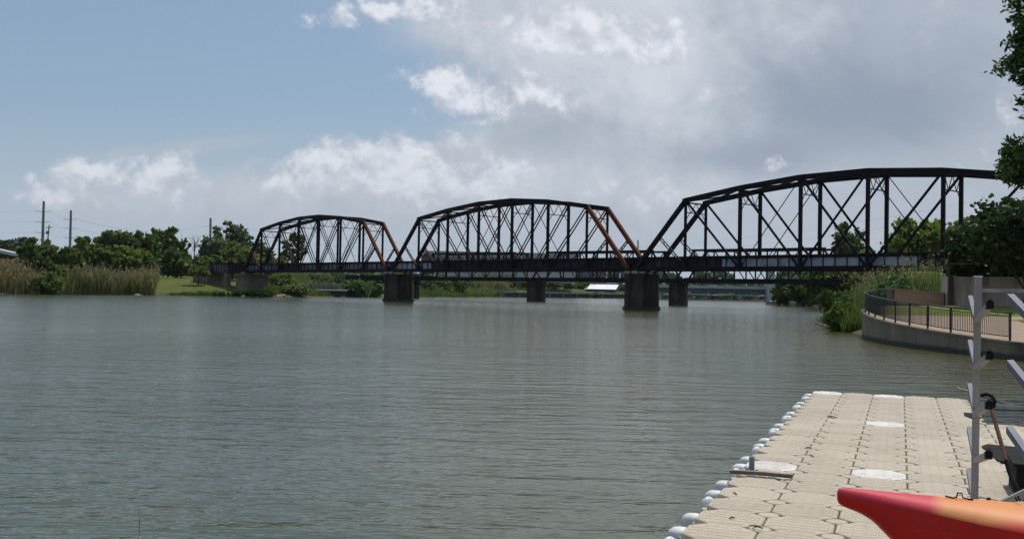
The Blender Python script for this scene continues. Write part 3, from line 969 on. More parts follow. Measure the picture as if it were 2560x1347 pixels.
for q in range(-28, 1, 4): mb.beam(G(q, .3, 5.8), G(q, .3, 7.1), .08, .08, GN)
mb.beam(G(-30, .3, 7.1), G(.5, .3, 7.1), .07, .07, GN); mb.build('hand_rail', M['palewall'], g2)
mb = MB(); mb.beam(G(-3.6, .4, -1), G(-3.6, .4, 4.7), 1.1, 1.1, GN); mb.beam(G(-5.5, 4.8, -1), G(-5.5, 4.8, 4.7), 1.1, 1.1, GN); mb.build('column', M['pier'], g2)

# ------------------------------------------------------------------ far structures
def far_box(mb, x0, x1, y0, y1, Y, depth):
    """box whose front face spans the photo rectangle at distance Y"""
    a, b = at(x0, y1, Y), at(x1, y0, Y)
    zlo = min(a.z, b.z); zhi = max(a.z, b.z)
    mb.box((a.x, Y, zlo), (b.x, Y + depth, zhi))


# low boardwalk over the water at the far left shore
bw = thing('boardwalk', (30, 430, 0), 'low grey boardwalk on short concrete posts along the far shore', 'boardwalk')
A0, A1 = V((-4, 381, 0)), V((58, 462, 0)); ad = (A1 - A0).normalized(); an = V((-ad.y, ad.x, 0))
mb = MB(); mb.beam(A0 + UP * 2.0, A1 + UP * 2.0, 3.2, .35, an); mb.build('deck', M['farconc'], bw)
L_ = (A1 - A0).length
for q in range(11):
    p = A0 + ad * (L_ * q / 10)
    mb = MB(); mb.beam(p - an * 1.2 - UP, p - an * 1.2 + UP * 1.8, .6, .6, an); mb.beam(p + an * 1.2 - UP, p + an * 1.2 + UP * 1.8, .6, .6, an)
    mb.beam(p - an * 1.9 + UP * 1.55, p + an * 1.9 + UP * 1.55, .5, .4, ad); mb.build('post', M['conc'], bw)
mb = MB()
for s_ in (-1.5, 1.5):
    for z in (2.5, 2.9, 3.3): mb.beam(A0 + an * s_ + UP * z, A1 + an * s_ + UP * z, .08, .09, an)
    for q in range(32):
        p = A0 + ad * (L_ * q / 31) + an * s_; mb.beam(p + UP * 2.1, p + UP * 3.3, .1, .1, an)
mb.build('railing', M['conc'], bw)
# retaining wall behind the boardwalk
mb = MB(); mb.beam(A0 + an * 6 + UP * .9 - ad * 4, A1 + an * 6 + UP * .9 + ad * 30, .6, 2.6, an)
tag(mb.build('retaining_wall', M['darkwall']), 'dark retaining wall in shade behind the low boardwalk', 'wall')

wr = thing('pavilion', at(1510, 735, 500), 'dark pavilion with a broad bright white roof beyond the boardwalk', 'building')
p0, p1 = at(1467, 722, 490), at(1540, 722, 490); zt = at(1500, 711, 505).z
mb = MB(); ze = p0.z
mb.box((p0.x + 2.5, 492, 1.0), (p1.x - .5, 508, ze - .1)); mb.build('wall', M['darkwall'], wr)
mb = MB(); mb.add([(p0.x, 490, ze), (p1.x, 490, ze), (p1.x + 2.5, 500, zt), (p0.x + 2.5, 500, zt), (p0.x, 510, ze), (p1.x, 510, ze),
                   (p0.x, 490, ze - .15), (p1.x, 490, ze - .15), (p0.x, 510, ze - .15), (p1.x, 510, ze - .15)],
                  [(0, 1, 2, 3), (3, 2, 5, 4), (0, 3, 4, 8, 6), (1, 7, 9, 5, 2), (0, 6, 7, 1), (4, 5, 9, 8), (6, 8, 9, 7)]); mb.build('roof', M['white_roof'], wr)
wl = thing('long_shed', at(1495, 708, 530), 'thin flat white roof strip behind the pavilion', 'building')
mb = MB(); far_box(mb, 1430, 1556, 708.5, 711, 530, 12); mb.build('roof', M['palewall'], wl)
mb = MB(); far_box(mb, 1436, 1550, 711.2, 722, 530.5, 11); mb.build('wall', M['brick'], wl)

br = thing('brick_building', at(1460, 700, 560), 'low brick building with white columns seen through the lower bridge', 'building')
mb = MB(); far_box(mb, 1345, 1640, 676, 703, 560, 20); mb.build('wall', M['brick'], br)
mb = MB(); far_box(mb, 1340, 1645, 672, 675.8, 559, 22); mb.build('roof', M['palewall'], br)
for k in range(9):
    mb = MB(); far_box(mb, 1350 + k * 33, 1353.5 + k * 33, 676, 703, 557.5, .8); mb.build('column', M['white_roof'], br)
for k in range(8):
    mb = MB(); far_box(mb, 1358 + k * 33, 1378 + k * 33, 679, 689, 559.8, .3); mb.build('window', M['glass'], br)

lb = thing('long_building', at(1200, 690, 470), 'long pale flat roofed building with window bands behind the middle span', 'building')
mb = MB(); far_box(mb, 1065, 1440, 640, 700, 470, 25); mb.build('wall', M['palewall'], lb)
mb = MB(); far_box(mb, 1058, 1446, 634, 639.8, 469, 27); mb.build('roof', M['farconc'], lb)
for k in range(12):
    mb = MB(); far_box(mb, 1075 + k * 30, 1100 + k * 30, 645, 672, 469.7, .4); mb.build('window', M['glass'], lb)
hs = thing('red_house', at(1075, 690, 430), 'small red brown house at the left end of the pale building', 'building')
mb = MB(); far_box(mb, 1052, 1085, 640, 690, 430, 8); mb.build('wall', M['brick'], hs)
a, b, c = at(1049, 640, 429.6), at(1088, 640, 429.6), at(1068, 632, 429.6)
mb = MB(); mb.add([a, b, c, (a.x, 439, a.z), (b.x, 439, b.z), (c.x, 439, c.z)], [(0, 1, 2), (3, 5, 4), (0, 2, 5, 3), (1, 4, 5, 2), (0, 3, 4, 1)]); mb.build('roof', M['rust'], hs)

# highway bridge across the far river
hb = thing('highway_bridge', at(1800, 748, 430), 'wide dark girder road bridge with pale parapet far down the river', 'bridge')
l0, l1 = at(1640, 722, 425), at(1950, 724, 425)
zt0, zm, zl = at(1800, 714, 425).z, at(1800, 719, 425).z, at(1800, 731, 425).z
mb = MB(); mb.box((l0.x - 8, 425, zm - .4), (l1.x + 70, 439, zm)); mb.build('deck', M['farconc'], hb)
mb = MB(); mb.box((l0.x - 8, 425.6, zl), (l1.x + 70, 426.4, zm - .4)); mb.box((l0.x - 8, 437.6, zl), (l1.x + 70, 438.4, zm - .4)); mb.build('girder', M['fardark'], hb)
mb = MB(); mb.box((l0.x - 8, 425, zm), (l1.x + 70, 425.3, zt0)); mb.box((l0.x - 8, 438.7, zm), (l1.x + 70, 439, zt0)); mb.build('parapet', M['farconc'], hb)
for x in (1640, 1928, 2010):
    p = at(x, 748, 432); mb = MB(); mb.box((p.x - 1.6, 427, -1), (p.x + 1.6, 437, zl)); mb.build('column', M['farconc'], hb)
tw = thing('bridge_pylon', at(1927, 750, 423), 'tall pale concrete pylon rising beside the far road bridge', 'pylon')
mb = MB(); far_box(mb, 1918, 1937, 679, 757, 421, 3.2); mb.build('shaft', M['farconc'], tw)
mb = MB(); far_box(mb, 1916.5, 1938.5, 677, 678.8, 420.7, 3.8); mb.build('cap', M['farconc'], tw)
for x in (1690, 1730, 1772, 1815, 1858, 1900):
    mb = MB(); p = at(x, 712, 424.6); mb.beam(p, p + V((3.0, 0, -.9)), .12, .12, V((0, 1, 0)))
    mb.build('light_strut', M['white_roof'], hb)
arb = thing('arch_bridge', at(1800, 745, 600), 'pale slender arch bridge on V shaped piers beyond the road bridge', 'bridge')
za = at(1800, 736, 468).z; xl, xr = at(1660, 740, 468).x, at(1950, 740, 468).x
mb = MB()
pts = []
for k in range(25):
    q = k / 24; pts.append((xl + (xr - xl) * q, 468, za - .1 - 1.2 * (abs((q * 2.5) % 1 - .5) * 2) ** 2 * .35))
mb.sweep(pts, 8, .55, V((0, 1, 0))); mb.build('deck', M['farconc'], arb)
for x in (1760, 1855):
    mb = MB(); c = at(x, 748, 468); c.z = .1
    for s_ in (-1, 1):
        mb.beam(c - UP * 1, V((c.x + s_ * 4.2, 468, za - .4)), 2.0, .6, V((0, 1, 0)))
    mb.build('v_pier', M['farconc'], arb)

# ------------------------------------------------------------------ power poles and lines
def power_pole(x, ytop, ybase, Y, label, r0, r1, xb=None, mat='galv'):
    p = at(x, ytop, Y); b = at(xb or x, ybase, Y); zb = gz(b.x, Y) - .5
    t = thing('power_pole', (b.x, Y, zb), label, 'power pole', 'tall power poles behind the left bank')
    mb = MB(); mb.tube([(b.x, Y, zb), ((b.x + p.x) / 2, Y, (zb + p.z) / 2), (p.x, Y, p.z)], [r1, (r0 + r1) / 2, r0], 12); mb.build('pole', M[mat], t, smooth=True)
    mb = MB()
    H_ = p.z - zb
    tips = []
    for q in (.86, .72, .58):
        z = zb + H_ * q
        for s_ in (-1, 1):
            mb.tube([(p.x, Y, z), (p.x + s_ * 2.0, Y - .3, z + .15)], .07, 5)
            tips.append(V((p.x + s_ * 2.0, Y - .3, z + .15)))
    mb.build('cross_arm', M['wire'], t)
    return tips


tA = power_pole(109.5, 503, 620, 262, 'tallest grey steel power pole at far left', .30, .46, 106)
tB = power_pole(177.5, 526, 622, 300, 'second grey steel power pole, right of the tallest', .32, .46, 175)
tC = power_pole(526.5, 545, 640, 400, 'distant grey power pole top above the airy tree', .45, .55, 526)
tD = power_pole(1595, 600, 690, 620, 'slim far power pole beyond the rusty end posts', .45, .6, 1595)
p = at(123, 562, 240); b = at(118, 610, 240)
dp = thing('utility_pole', (b.x - .3, 240, gz(b.x, 240) - .5), 'short leaning wooden utility pole beside the tallest power pole', 'utility pole')
mb = MB(); mb.tube([(b.x - .5, 240, gz(b.x, 240) - .5), p], [.2, .13], 8); mb.build('pole', M['wood'], dp, smooth=True)
mb = MB(); mb.tube([p + V((-.9, 0, -.7)), p + V((.9, 0, -.6))], .08, 6); mb.build('cross_arm', M['wood'], dp)
mb = MB(); mb.lathe([(.22, 0), (.25, .1), (.25, .7), (.2, .8)], 10, p + V((-.45, 0, -2.3))); mb.build('transformer', M['galv'], dp)


def wire(a, b, sag, label, r=.013):
    a, b = V(a), V(b); mb = MB()
    pts = [a + (b - a) * (k / 16) - UP * (sag * 4 * (k / 16) * (1 - k / 16)) for k in range(17)]
    mb.tube(pts, r, 4); o = mb.build('power_line', M['wire'], None, a)
    tag(o, label, 'power line', 'power lines strung between the poles')


names = ['top', 'middle', 'lowest']
for i in range(3):
    wire(tA[2 * i] + V((-75, -40, 1.0)), tA[2 * i], 2.0, f'thin {names[i]} power line left of the tallest pole')
    wire(tA[2 * i + 1], tB[2 * i], .3, f'thin {names[i]} power line between the two left poles')
    wire(tB[2 * i + 1], tC[2 * i], 3.0, f'thin {names[i]} power line crossing the sky above the left trees', .028)
    wire(tC[2 * i + 1], tD[2 * i], 4, f'long faint {names[i]} power line seen through the truss spans', .035)
pf = [at(2600, 470 + 30 * i, 420) for i in range(3)]
for i in range(3):
    wire(tD[2 * i + 1], pf[i], 4, f'long faint {names[i]} power line seen through the nearest truss', .03)

# ------------------------------------------------------------------ trees on the left bank
def T(x, ytop, wpx, Y, label, mat, seed, name='tree', **kw):
    p = at(x, ytop, Y); g = gz(p.x, Y)
    kw.setdefault('group', 'trees on the left bank')
    return tree(name, label, (p.x, Y, g), max(2.5, p.z - g), wpx * Y / F, M[mat], seed, **kw)


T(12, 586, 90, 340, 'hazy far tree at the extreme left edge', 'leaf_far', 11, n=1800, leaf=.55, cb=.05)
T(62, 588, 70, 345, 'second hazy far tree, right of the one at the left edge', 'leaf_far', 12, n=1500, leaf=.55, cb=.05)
T(95, 598, 105, 203, 'dense dark tree above the left reeds, below the tallest pole', 'leaf_dark', 13, n=3600, leaf=.40, cb=.02, lobes=11)
T(40, 650, 90, 205, 'low green tree at the left edge above the tan reeds', 'leaf_mid', 131, n=2000, leaf=.36, cb=.02)
T(172, 612, 80, 208, 'bright green tree right of the dense dark one', 'leaf_mid', 14, n=2800, leaf=.38, cb=.02, lobes=10)
T(148, 655, 70, 203, 'small bushy tree in front, between the reed beds', 'leaf_mid', 141, n=1800, leaf=.34, cb=.0)
T(207, 588, 62, 240, 'mid green tree rising behind the second pole', 'leaf_mid', 15, n=2400, leaf=.42, cb=.12)
T(300, 566, 130, 262, 'broad dark crowned tree, the tallest dense one on the bank', 'leaf_dark', 16, n=5200, leaf=.48, cb=.03, lobes=13)
T(365, 572, 75, 266, 'dark tree joined to the right of the broad crown', 'leaf_dark', 161, n=2400, leaf=.48, cb=.05)
T(335, 612, 105, 243, 'yellow green rounded tree in front of the broad dark crown', 'leaf_bright', 17, n=3600, leaf=.42, cb=.0, lobes=11)
T(260, 618, 90, 245, 'green bushy tree left of the yellow green one', 'leaf_mid', 171, n=2600, leaf=.42, cb=.0)
T(372, 640, 60, 242, 'dark low tree at the right end of the reed bed', 'leaf_dark', 172, n=1800, leaf=.38, cb=.0)
T(412, 565, 82, 290, 'dark open crowned tree standing behind the lawn', 'leaf_dark', 18, n=2800, leaf=.50, cb=.25, lobes=9)
T(456, 585, 40, 292, 'thin half bare tree right of the open crowned tree', 'leaf_dark', 181, n=500, leaf=.42, cb=.25, twigs=2)
T(440, 620, 90, 265, 'dense green tree bank at the back of the lawn', 'leaf_dark', 19, n=3200, leaf=.42, cb=.0, lobes=10)
T(500, 640, 95, 262, 'pale green shrubby tree above the lawn', 'leaf_mid', 20, n=2800, leaf=.40, cb=.0, lobes=10)
T(585, 546, 110, 300, 'tall airy grey green tree left of the first truss', 'leaf_grey', 21, n=3000, leaf=.45, cb=.10, lobes=13, airy=1, twigs=2)
T(545, 585, 100, 285, 'wide grey green tree under the airy one', 'leaf_grey', 22, n=3800, leaf=.45, cb=.0, lobes=12)
T(600, 610, 100, 280, 'mid green tree behind the end of the first truss', 'leaf_mid', 23, n=3600, leaf=.42, cb=.0, lobes=11)
T(560, 640, 90, 268, 'low dark tree beside the approach girder', 'leaf_dark', 231, n=2400, leaf=.40, cb=.0)
T(655, 595, 70, 310, 'green tree seen through the left end of the first truss', 'leaf_grey', 24, n=2200, leaf=.45, cb=.05)
T(735, 572, 75, 330, 'loose dark tree standing behind the first truss', 'leaf_dark', 25, n=1700, leaf=.42, cb=.22, lobes=10, airy=1, twigs=3)
T(690, 640, 80, 320, 'low tree line piece behind the first truss', 'leaf_mid', 251, n=1600, leaf=.45, cb=.0)
T(497, 664, 62, 236, 'small feathery lawn tree with a thin trunk', 'leaf_bright', 26, n=1300, leaf=.28, cb=.40, lobes=8, trunk_r=.14)
T(825, 672, 70, 345, 'low far tree under the first truss deck', 'leaf_mid', 27, n=1400, leaf=.45, cb=.0)

# a dead tree with bare branches
p = at(487, 572, 290); g = gz(p.x, 290)
dt = thing('dead_tree', (p.x, 290, g), 'bare branched dead tree between the dark and the airy trees', 'tree')
rng = np.random.default_rng(77); mb = MB(); H_ = p.z - g
tp = limb(mb, (0, 0, -.4), (0, 0, H_ * .75), .28, .10, rng, 6, .03, 6)
for k in range(16):
    i = int(rng.integers(2, 6)); a = rng.uniform(0, 6.28); ln = rng.uniform(1.5, 4.0)
    e = np.array(tp[i]) + np.array([math.cos(a) * ln * .8, math.sin(a) * ln * .5, rng.uniform(.8, 3.6)])
    q = limb(mb, tp[i], e, .10, .04, rng, 5, .12, 4)
    for _ in range(3):
        limb(mb, q[int(rng.integers(1, 4))], np.array(e) + rng.normal(size=3) * .9, .05, .02, rng, 4, .1, 2)
link_mesh('trunk', mb.mesh('trunk'), M['bark'], dt)

# ------------------------------------------------------------------ reeds and bank plants, left
def strip_pts(poly, n, seed, zmin=-.15):
    """random ground points inside a quad strip poly [(x0,y0),(x1,y1),(x2,y2),(x3,y3)]"""
    rng = np.random.default_rng(seed); P_ = np.array(poly, float)
    u = rng.uniform(size=n); v = rng.uniform(size=n)
    a = P_[0] + (P_[1] - P_[0]) * u[:, None]; b = P_[3] + (P_[2] - P_[3]) * u[:, None]
    xy = a + (b - a) * v[:, None]
    z = ground_z(xy[:, 0], xy[:, 1])
    edge = np.minimum(np.minimum(u, 1 - u) * 9, np.minimum(v, 1 - v) * 5) + .35 * np.sin(xy[:, 0] * .9) + .35 * np.sin(xy[:, 1] * 1.3 + xy[:, 0] * .4)
    k = (z > zmin) & (edge > rng.uniform(0, .9, size=n))
    return np.concatenate([xy, z[:, None]], 1)[k]


def px(x, Y): return (x - CX) / F * Y


blades('reed_bed', strip_pts([(px(-60, 184), 184), (px(100, 189), 189), (px(105, 198), 198), (px(-60, 196), 196)], 5000, 31), 4.6, .14, M['reed_tan'], 31,
       lean=.42, plume=(M['plume'], .12, .24), label='tan and green reed bed at the far left waterline', cat='reeds', kind='stuff')
blades('reed_bed', strip_pts([(px(135, 193), 193), (px(390, 216), 216), (px(392, 226), 226), (px(150, 203), 203)], 8500, 32), 5.2, .14, M['reed_tan'], 32,
       lean=.42, plume=(M['plume'], .11, .22), label='long brownish reed bed left of the lawn', cat='reeds', kind='stuff')
blades('green_reeds', strip_pts([(px(225, 199), 199), (px(340, 211), 211), (px(340, 215), 215), (px(225, 203), 203)], 4800, 33), 3.5, .16, M['reed_green'], 33,
       label='green reeds in front of the long brown reed bed', cat='reeds', kind='stuff')
blades('bank_grass', strip_pts([(px(395, 216), 216), (px(690, 223), 223), (px(690, 228), 228), (px(395, 220), 220)], 5200, 34), .85, .12, M['grass_blade'], 34,
       label='rough green grass along the waterline below the lawn', cat='grass', kind='stuff')
blades('reed_bed', strip_pts([(px(680, 262), 262), (px(900, 290), 290), (px(900, 305), 305), (px(690, 280), 280)], 5000, 35), 4.6, .16, M['reed_tan'], 35,
       label='tan reeds behind the landing under the first truss', cat='reeds', kind='stuff')
blades('reed_bed', strip_pts([(px(1168, 372), 372), (px(1272, 402), 402), (px(1276, 414), 414), (px(1168, 386), 386)], 4200, 36, -.3), 6.2, .2, M['reed_tan'], 36,
       label='straw coloured reeds at the far shore under the lower bridge', cat='reeds', kind='stuff')

for i, (x, Y, rx, h, mt, lab) in enumerate([
        (122, 190, 3.0, 4.2, 'leaf_mid', 'dark green bush between the two left reed beds'),
        (740, 231, 4.0, 2.7, 'reed_green', 'round grassy bush at the waterline right of the abutment'),
        (700, 246, 4.0, 3.6, 'leaf_mid', 'green bush just right of the abutment pier'),
        (800, 270, 5.0, 4.0, 'leaf_grey', 'grey green bush above the small landing'),
        (845, 285, 6.0, 6.0, 'leaf_grey', 'big grey green bush below the truss deck left of the river pier'),
        (890, 262, 4.2, 4.4, 'leaf_vine', 'vine covered bush at the waterline left of the river pier'),
        (925, 272, 4.0, 4.3, 'leaf_vine', 'bright vine covered bush touching the dark river pier'),
        (905, 300, 5.0, 6.2, 'leaf_grey', 'tall bush behind the vine covered bushes'),
        (1062, 330, 4.5, 4.6, 'leaf_grey', 'grey bush right of the streaked river pier'),
        (1100, 345, 5.0, 5.2, 'leaf_mid', 'green bush under the lower bridge'),
        (1140, 352, 4.6, 6.0, 'leaf_dark', 'dark rounded bush under the lower bridge left of the straw reeds'),
        (620, 223, 2.6, 1.3, 'leaf_dark', 'low dark bush at the foot of the abutment pier'),
        (660, 222, 2.4, 1.2, 'leaf_dark', 'low dark bush beside the bank rocks'),
        (560, 219, 2.2, .9, 'leaf_mid', 'small bush on the water edge of the lawn')]):
    xx = px(x, Y)
    bush('bush', lab, (xx, Y, max(gz(xx, Y), .05)), rx, rx * .8, h, M[mt], 300 + i, n=int(700 + 260 * rx), leaf=.30 if mt != 'leaf_vine' else .34, group='bushes on the left bank')
for i in range(9):
    x = 1285 + i * 34; Y = 500 + (i % 3) * 8; xx = px(x, Y)
    bush('bush', f'far green bush {["beside the dark pier","above the boardwalk, left part","in the shade of the lower bridge","at the middle of the boardwalk","behind the boardwalk railing","left of the white roof","at the corner of the white roof","right of the white roof","farthest right along the boardwalk"][i]}',
         (xx, Y, gz(xx, Y)), 5.2, 4, [6.5, 6, 5.5, 6, 5.5, 4, 2.5, 2.5, 3][i], M['leaf_mid'], 330 + i, n=900, leaf=.5, group='far bushes above the boardwalk')

blades('bank_weeds', strip_pts([(px(640, 232), 232), (px(960, 276), 276), (px(960, 300), 300), (px(640, 262), 262)], 9000, 37), 2.4, .2, M['reed_green'], 37, lean=.5,
       label='green weeds covering the bank under the first truss', cat='weeds', kind='stuff')
blades('bank_weeds', strip_pts([(px(1020, 314), 314), (px(1290, 394), 394), (px(1290, 425), 425), (px(1020, 345), 345)], 8000, 38), 2.6, .25, M['reed_green'], 38, lean=.5,
       label='green weeds covering the far bank right of the streaked pier', cat='weeds', kind='stuff')
blades('bank_weeds', strip_pts([(px(-60, 183), 183), (px(390, 214), 214), (px(390, 219), 219), (px(-60, 187), 187)], 6500, 39), 1.5, .14, M['reed_green'], 39, lean=.6,
       label='low weeds along the waterline below the left reed beds', cat='weeds', kind='stuff')
blades('bank_weeds', strip_pts([(px(640, 221), 221), (px(760, 232), 232), (px(900, 268), 268), (px(660, 240), 240)], 9000, 40), 1.0, .16, M['grass_blade'], 40, lean=.5,
       label='green weeds along the waterline between abutment and river pier', cat='weeds', kind='stuff')
blades('bank_weeds', strip_pts([(-29.5, 299), (-3, 388), (-9, 396), (-38, 306)], 7000, 47), 1.6, .22, M['grass_blade'], 47, lean=.5,
       label='green weeds at the far waterline right of the streaked pier', cat='weeds', kind='stuff')
# landing / small dock at the left bank
ld = thing('landing', (px(820, 262), 262, 0), 'small grey riverside landing with a pale edge under the first truss', 'landing')
q0, q1 = V((px(783, 247), 247, 0)), V((px(862, 255), 255, 0)); qd = (q1 - q0).normalized(); qn = V((-qd.y, qd.x, 0))
mb = MB(); mb.beam(q0 + UP * 1.75, q1 + UP * 1.75, 2.4, .24, qn); mb.build('deck', M['bearing'], ld)
mb = MB(); mb.beam(q0 + UP * 1.78 - qn * 1.23, q1 + UP * 1.78 - qn * 1.23, .05, .30, qn); mb.build('edge_trim', M['white_roof'], ld)
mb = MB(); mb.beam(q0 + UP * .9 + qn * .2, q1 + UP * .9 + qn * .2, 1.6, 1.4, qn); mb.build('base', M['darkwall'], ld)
mb = MB(); mb.beam(q0 + UP * 2.85 + qn * 1.1, q1 + UP * 2.85 + qn * 1.1, .06, .08, qn)
for k in range(9): mb.beam(q0 + (q1 - q0) * (k / 8) + qn * 1.1 + UP * 1.8, q0 + (q1 - q0) * (k / 8) + qn * 1.1 + UP * 2.85, .07, .07, qn)
mb.build('railing', M['galv'], ld)
mb = MB(); mb.beam(q0 + qn * 2.4 + UP * 2.1, q1 + qn * 2.4 + UP * 2.1, .3, 2.0, qn); mb.build('back_wall', M['abut'], ld)

# rocks at the waterline
rng = np.random.default_rng(5)
spots = [(680, 222), (690, 223), (700, 225), (688, 221), (706, 226), (672, 221.5), (645, 220.5), (627, 220), (355, 211), (345, 210), (610, 219.5)]
rlab = ['flat reddish rock slab on the bank right of the abutment', 'tilted rock slab second from the abutment', 'rock at the right end of the bank rubble', 'low rock at the water in front of the rubble', 'small rock beyond the rubble end',
        'rock at the left of the rubble slabs', 'pale rock below the abutment pier', 'small pale rock left below the abutment', 'pale rock at the right end of the brown reeds', 'small pale rock under the brown reeds', 'rock at the end of the lawn waterline']
for i, (x, Y) in enumerate(spots):
    mb = MB(); s_ = rng.uniform(.5, 1.0) * (1.3 if i < 5 else .55)
    pr = [(.5, 0), (1.0, .2), (.9, .55), (.45, .8)]
    mb.lathe([(r_ * s_ * rng.uniform(.85, 1.15), z * s_ * .8) for r_, z in pr], 7, (0, 0, 0), 1.3, .9, rng.uniform(0, 3))
    mb.v = [(a + rng.uniform(-.12, .12) * s_, b + rng.uniform(-.12, .12) * s_, c + rng.uniform(-.08, .08) * s_) for a, b, c in mb.v]
    o = link_mesh('rock', mb.mesh('rock'), M['rock'], None, V((px(x, Y), Y, max(gz(px(x, Y), Y), 0) - .1)))
    tag(o, rlab[i], 'rock', 'rocks along the left waterline')
# lamp by the approach
lp = at(565.5, 672, 226); lg = gz(lp.x, 226)
lt = thing('path_lamp', (lp.x, 226, lg), 'thin lamp post on the lawn before the approach girder', 'lamp post')
mb = MB(); mb.tube([(lp.x, 226, lg - .2), (lp.x, 226, lp.z)], .06, 6); mb.build('post', M['galv'], lt)
mb = MB(); mb.box((lp.x - .25, 225.7, lp.z), (lp.x + .25, 226.3, lp.z + .14)); mb.build('lamp_head', M['bearing'], lt)
# pale ramp at the far left
mb = MB(); a, b = at(-40, 618, 300), at(42, 636, 300)
mb.beam(a, b, 6, .9, V((0, 1, 0)))
tag(mb.build('ramp_wall', M['palewall']), 'pale sloping concrete ramp at the left edge behind the trees', 'ramp')

# far woods closing the horizon
def woods(name, x0, x1, Y0, Y1, h, n, seed, label, leaf=1.3, mat='leaf_far'):
    rng = np.random.default_rng(seed)
    u = rng.uniform(size=n)
    X_ = x0 + (x1 - x0) * u; Y_ = Y0 + (Y1 - Y0) * u + rng.normal(size=n) * 7
    env = h * (.55 + .28 * np.sin(X_ * .11 + seed) + .22 * np.sin(X_ * .037 + 2 * seed) + .12 * np.sin(X_ * .33))
    Z_ = ground_z(X_, Y_) + env * rng.uniform(size=n) ** .7
    me = quads_mesh(name, np.stack([X_, Y_, Z_], 1), leaf, rng)
    o = link_mesh(name, me, M[mat]); tag(o, label, 'woods', None, 'stuff')


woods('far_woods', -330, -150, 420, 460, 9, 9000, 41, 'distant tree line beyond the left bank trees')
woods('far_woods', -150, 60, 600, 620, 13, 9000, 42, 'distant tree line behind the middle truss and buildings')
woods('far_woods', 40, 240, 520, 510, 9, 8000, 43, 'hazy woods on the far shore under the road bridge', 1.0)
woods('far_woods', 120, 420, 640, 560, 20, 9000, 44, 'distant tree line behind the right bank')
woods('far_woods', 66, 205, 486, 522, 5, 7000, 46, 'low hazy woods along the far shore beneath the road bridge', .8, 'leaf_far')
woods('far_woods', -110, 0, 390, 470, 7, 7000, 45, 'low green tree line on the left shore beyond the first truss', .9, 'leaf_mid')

# ------------------------------------------------------------------ right bank: trees
def TR(x, ytop, wpx, Y, label, mat, seed, zb=None, **kw):
    p = at(x, ytop, Y); g = gz(p.x, Y) if zb is None else zb
    kw.setdefault('group', 'trees on the right bank')
    return tree(kw.pop('name', 'tree'), label, (p.x, Y, g), max(2.5, p.z - g), wpx * Y / F, M[mat], seed, **kw)


TR(2120, 560, 92, 270, 'round topped dark tree seen through the nearest truss', 'leaf_dark', 51, n=3000, leaf=.45, cb=.30, lobes=9)
TR(2050, 640, 110, 285, 'low tree left of the round topped tree', 'leaf_dark', 52, n=2600, leaf=.45, cb=.0)
TR(2190, 615, 110, 250, 'bushy tree right of the round topped tree', 'leaf_mid', 53, n=2800, leaf=.42, cb=.0)
TR(2300, 522, 190, 165, 'large yellow green tree behind the nearest truss', 'leaf_bright', 54, n=7000, leaf=.34, cb=.05, lobes=14)
TR(2440, 545, 160, 160, 'tall green tree behind the dark tree at the right', 'leaf_mid', 55, n=4500, leaf=.34, cb=.05, lobes=12)
TR(1965, 688, 75, 255, 'shoreline tree right of the far pylon', 'leaf_dark', 56, n=2600, leaf=.36, cb=.05, lobes=9)
TR(2010, 676, 90, 235, 'dark shoreline tree under the lower bridge end', 'leaf_dark', 57, n=3200, leaf=.36, cb=.05, lobes=10)
TR(2065, 668, 100, 215, 'dense dark waterside tree in the middle of the shaded bank', 'leaf_dark', 58, n=3600, leaf=.34, cb=.12, lobes=11)
TR(2120, 660, 110, 190, 'dark waterside tree left of the reedy bank', 'leaf_dark', 59, n=3600, leaf=.32, cb=.12, lobes=11)
TR(2165, 672, 100, 160, 'shaded tree under the nearest truss end', 'leaf_dark', 60, n=3000, leaf=.28, cb=.1, lobes=10)
TR(2250, 660, 150, 135, 'shaded bushy tree below the nearest truss deck', 'leaf_dark', 601, n=3600, leaf=.28, cb=.0, lobes=10)
TR(2345, 650, 150, 118, 'dark bushy tree behind the tall concrete wall', 'leaf_dark', 602, n=3400, leaf=.26, cb=.0, lobes=10)

# the big dark tree before the wall
nt = at(2478, 490, 60)
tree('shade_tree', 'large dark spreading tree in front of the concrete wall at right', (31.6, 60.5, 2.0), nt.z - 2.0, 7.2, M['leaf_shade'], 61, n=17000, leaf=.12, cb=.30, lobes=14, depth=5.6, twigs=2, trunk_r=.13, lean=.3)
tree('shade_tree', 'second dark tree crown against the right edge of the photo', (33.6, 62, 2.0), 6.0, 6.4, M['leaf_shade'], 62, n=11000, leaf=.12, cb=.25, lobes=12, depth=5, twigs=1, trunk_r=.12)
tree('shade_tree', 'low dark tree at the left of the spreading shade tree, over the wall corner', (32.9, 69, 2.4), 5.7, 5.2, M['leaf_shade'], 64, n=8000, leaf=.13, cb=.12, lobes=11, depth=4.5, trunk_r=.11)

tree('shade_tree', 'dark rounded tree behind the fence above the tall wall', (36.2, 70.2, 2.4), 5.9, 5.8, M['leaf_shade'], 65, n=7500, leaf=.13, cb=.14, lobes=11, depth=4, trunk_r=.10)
tree('shade_tree', 'dark tree behind the fence, cut by the right edge of the photo', (39.6, 69.6, 2.4), 6.1, 5.6, M['leaf_shade'], 66, n=6500, leaf=.13, cb=.14, lobes=11, depth=4, trunk_r=.10)

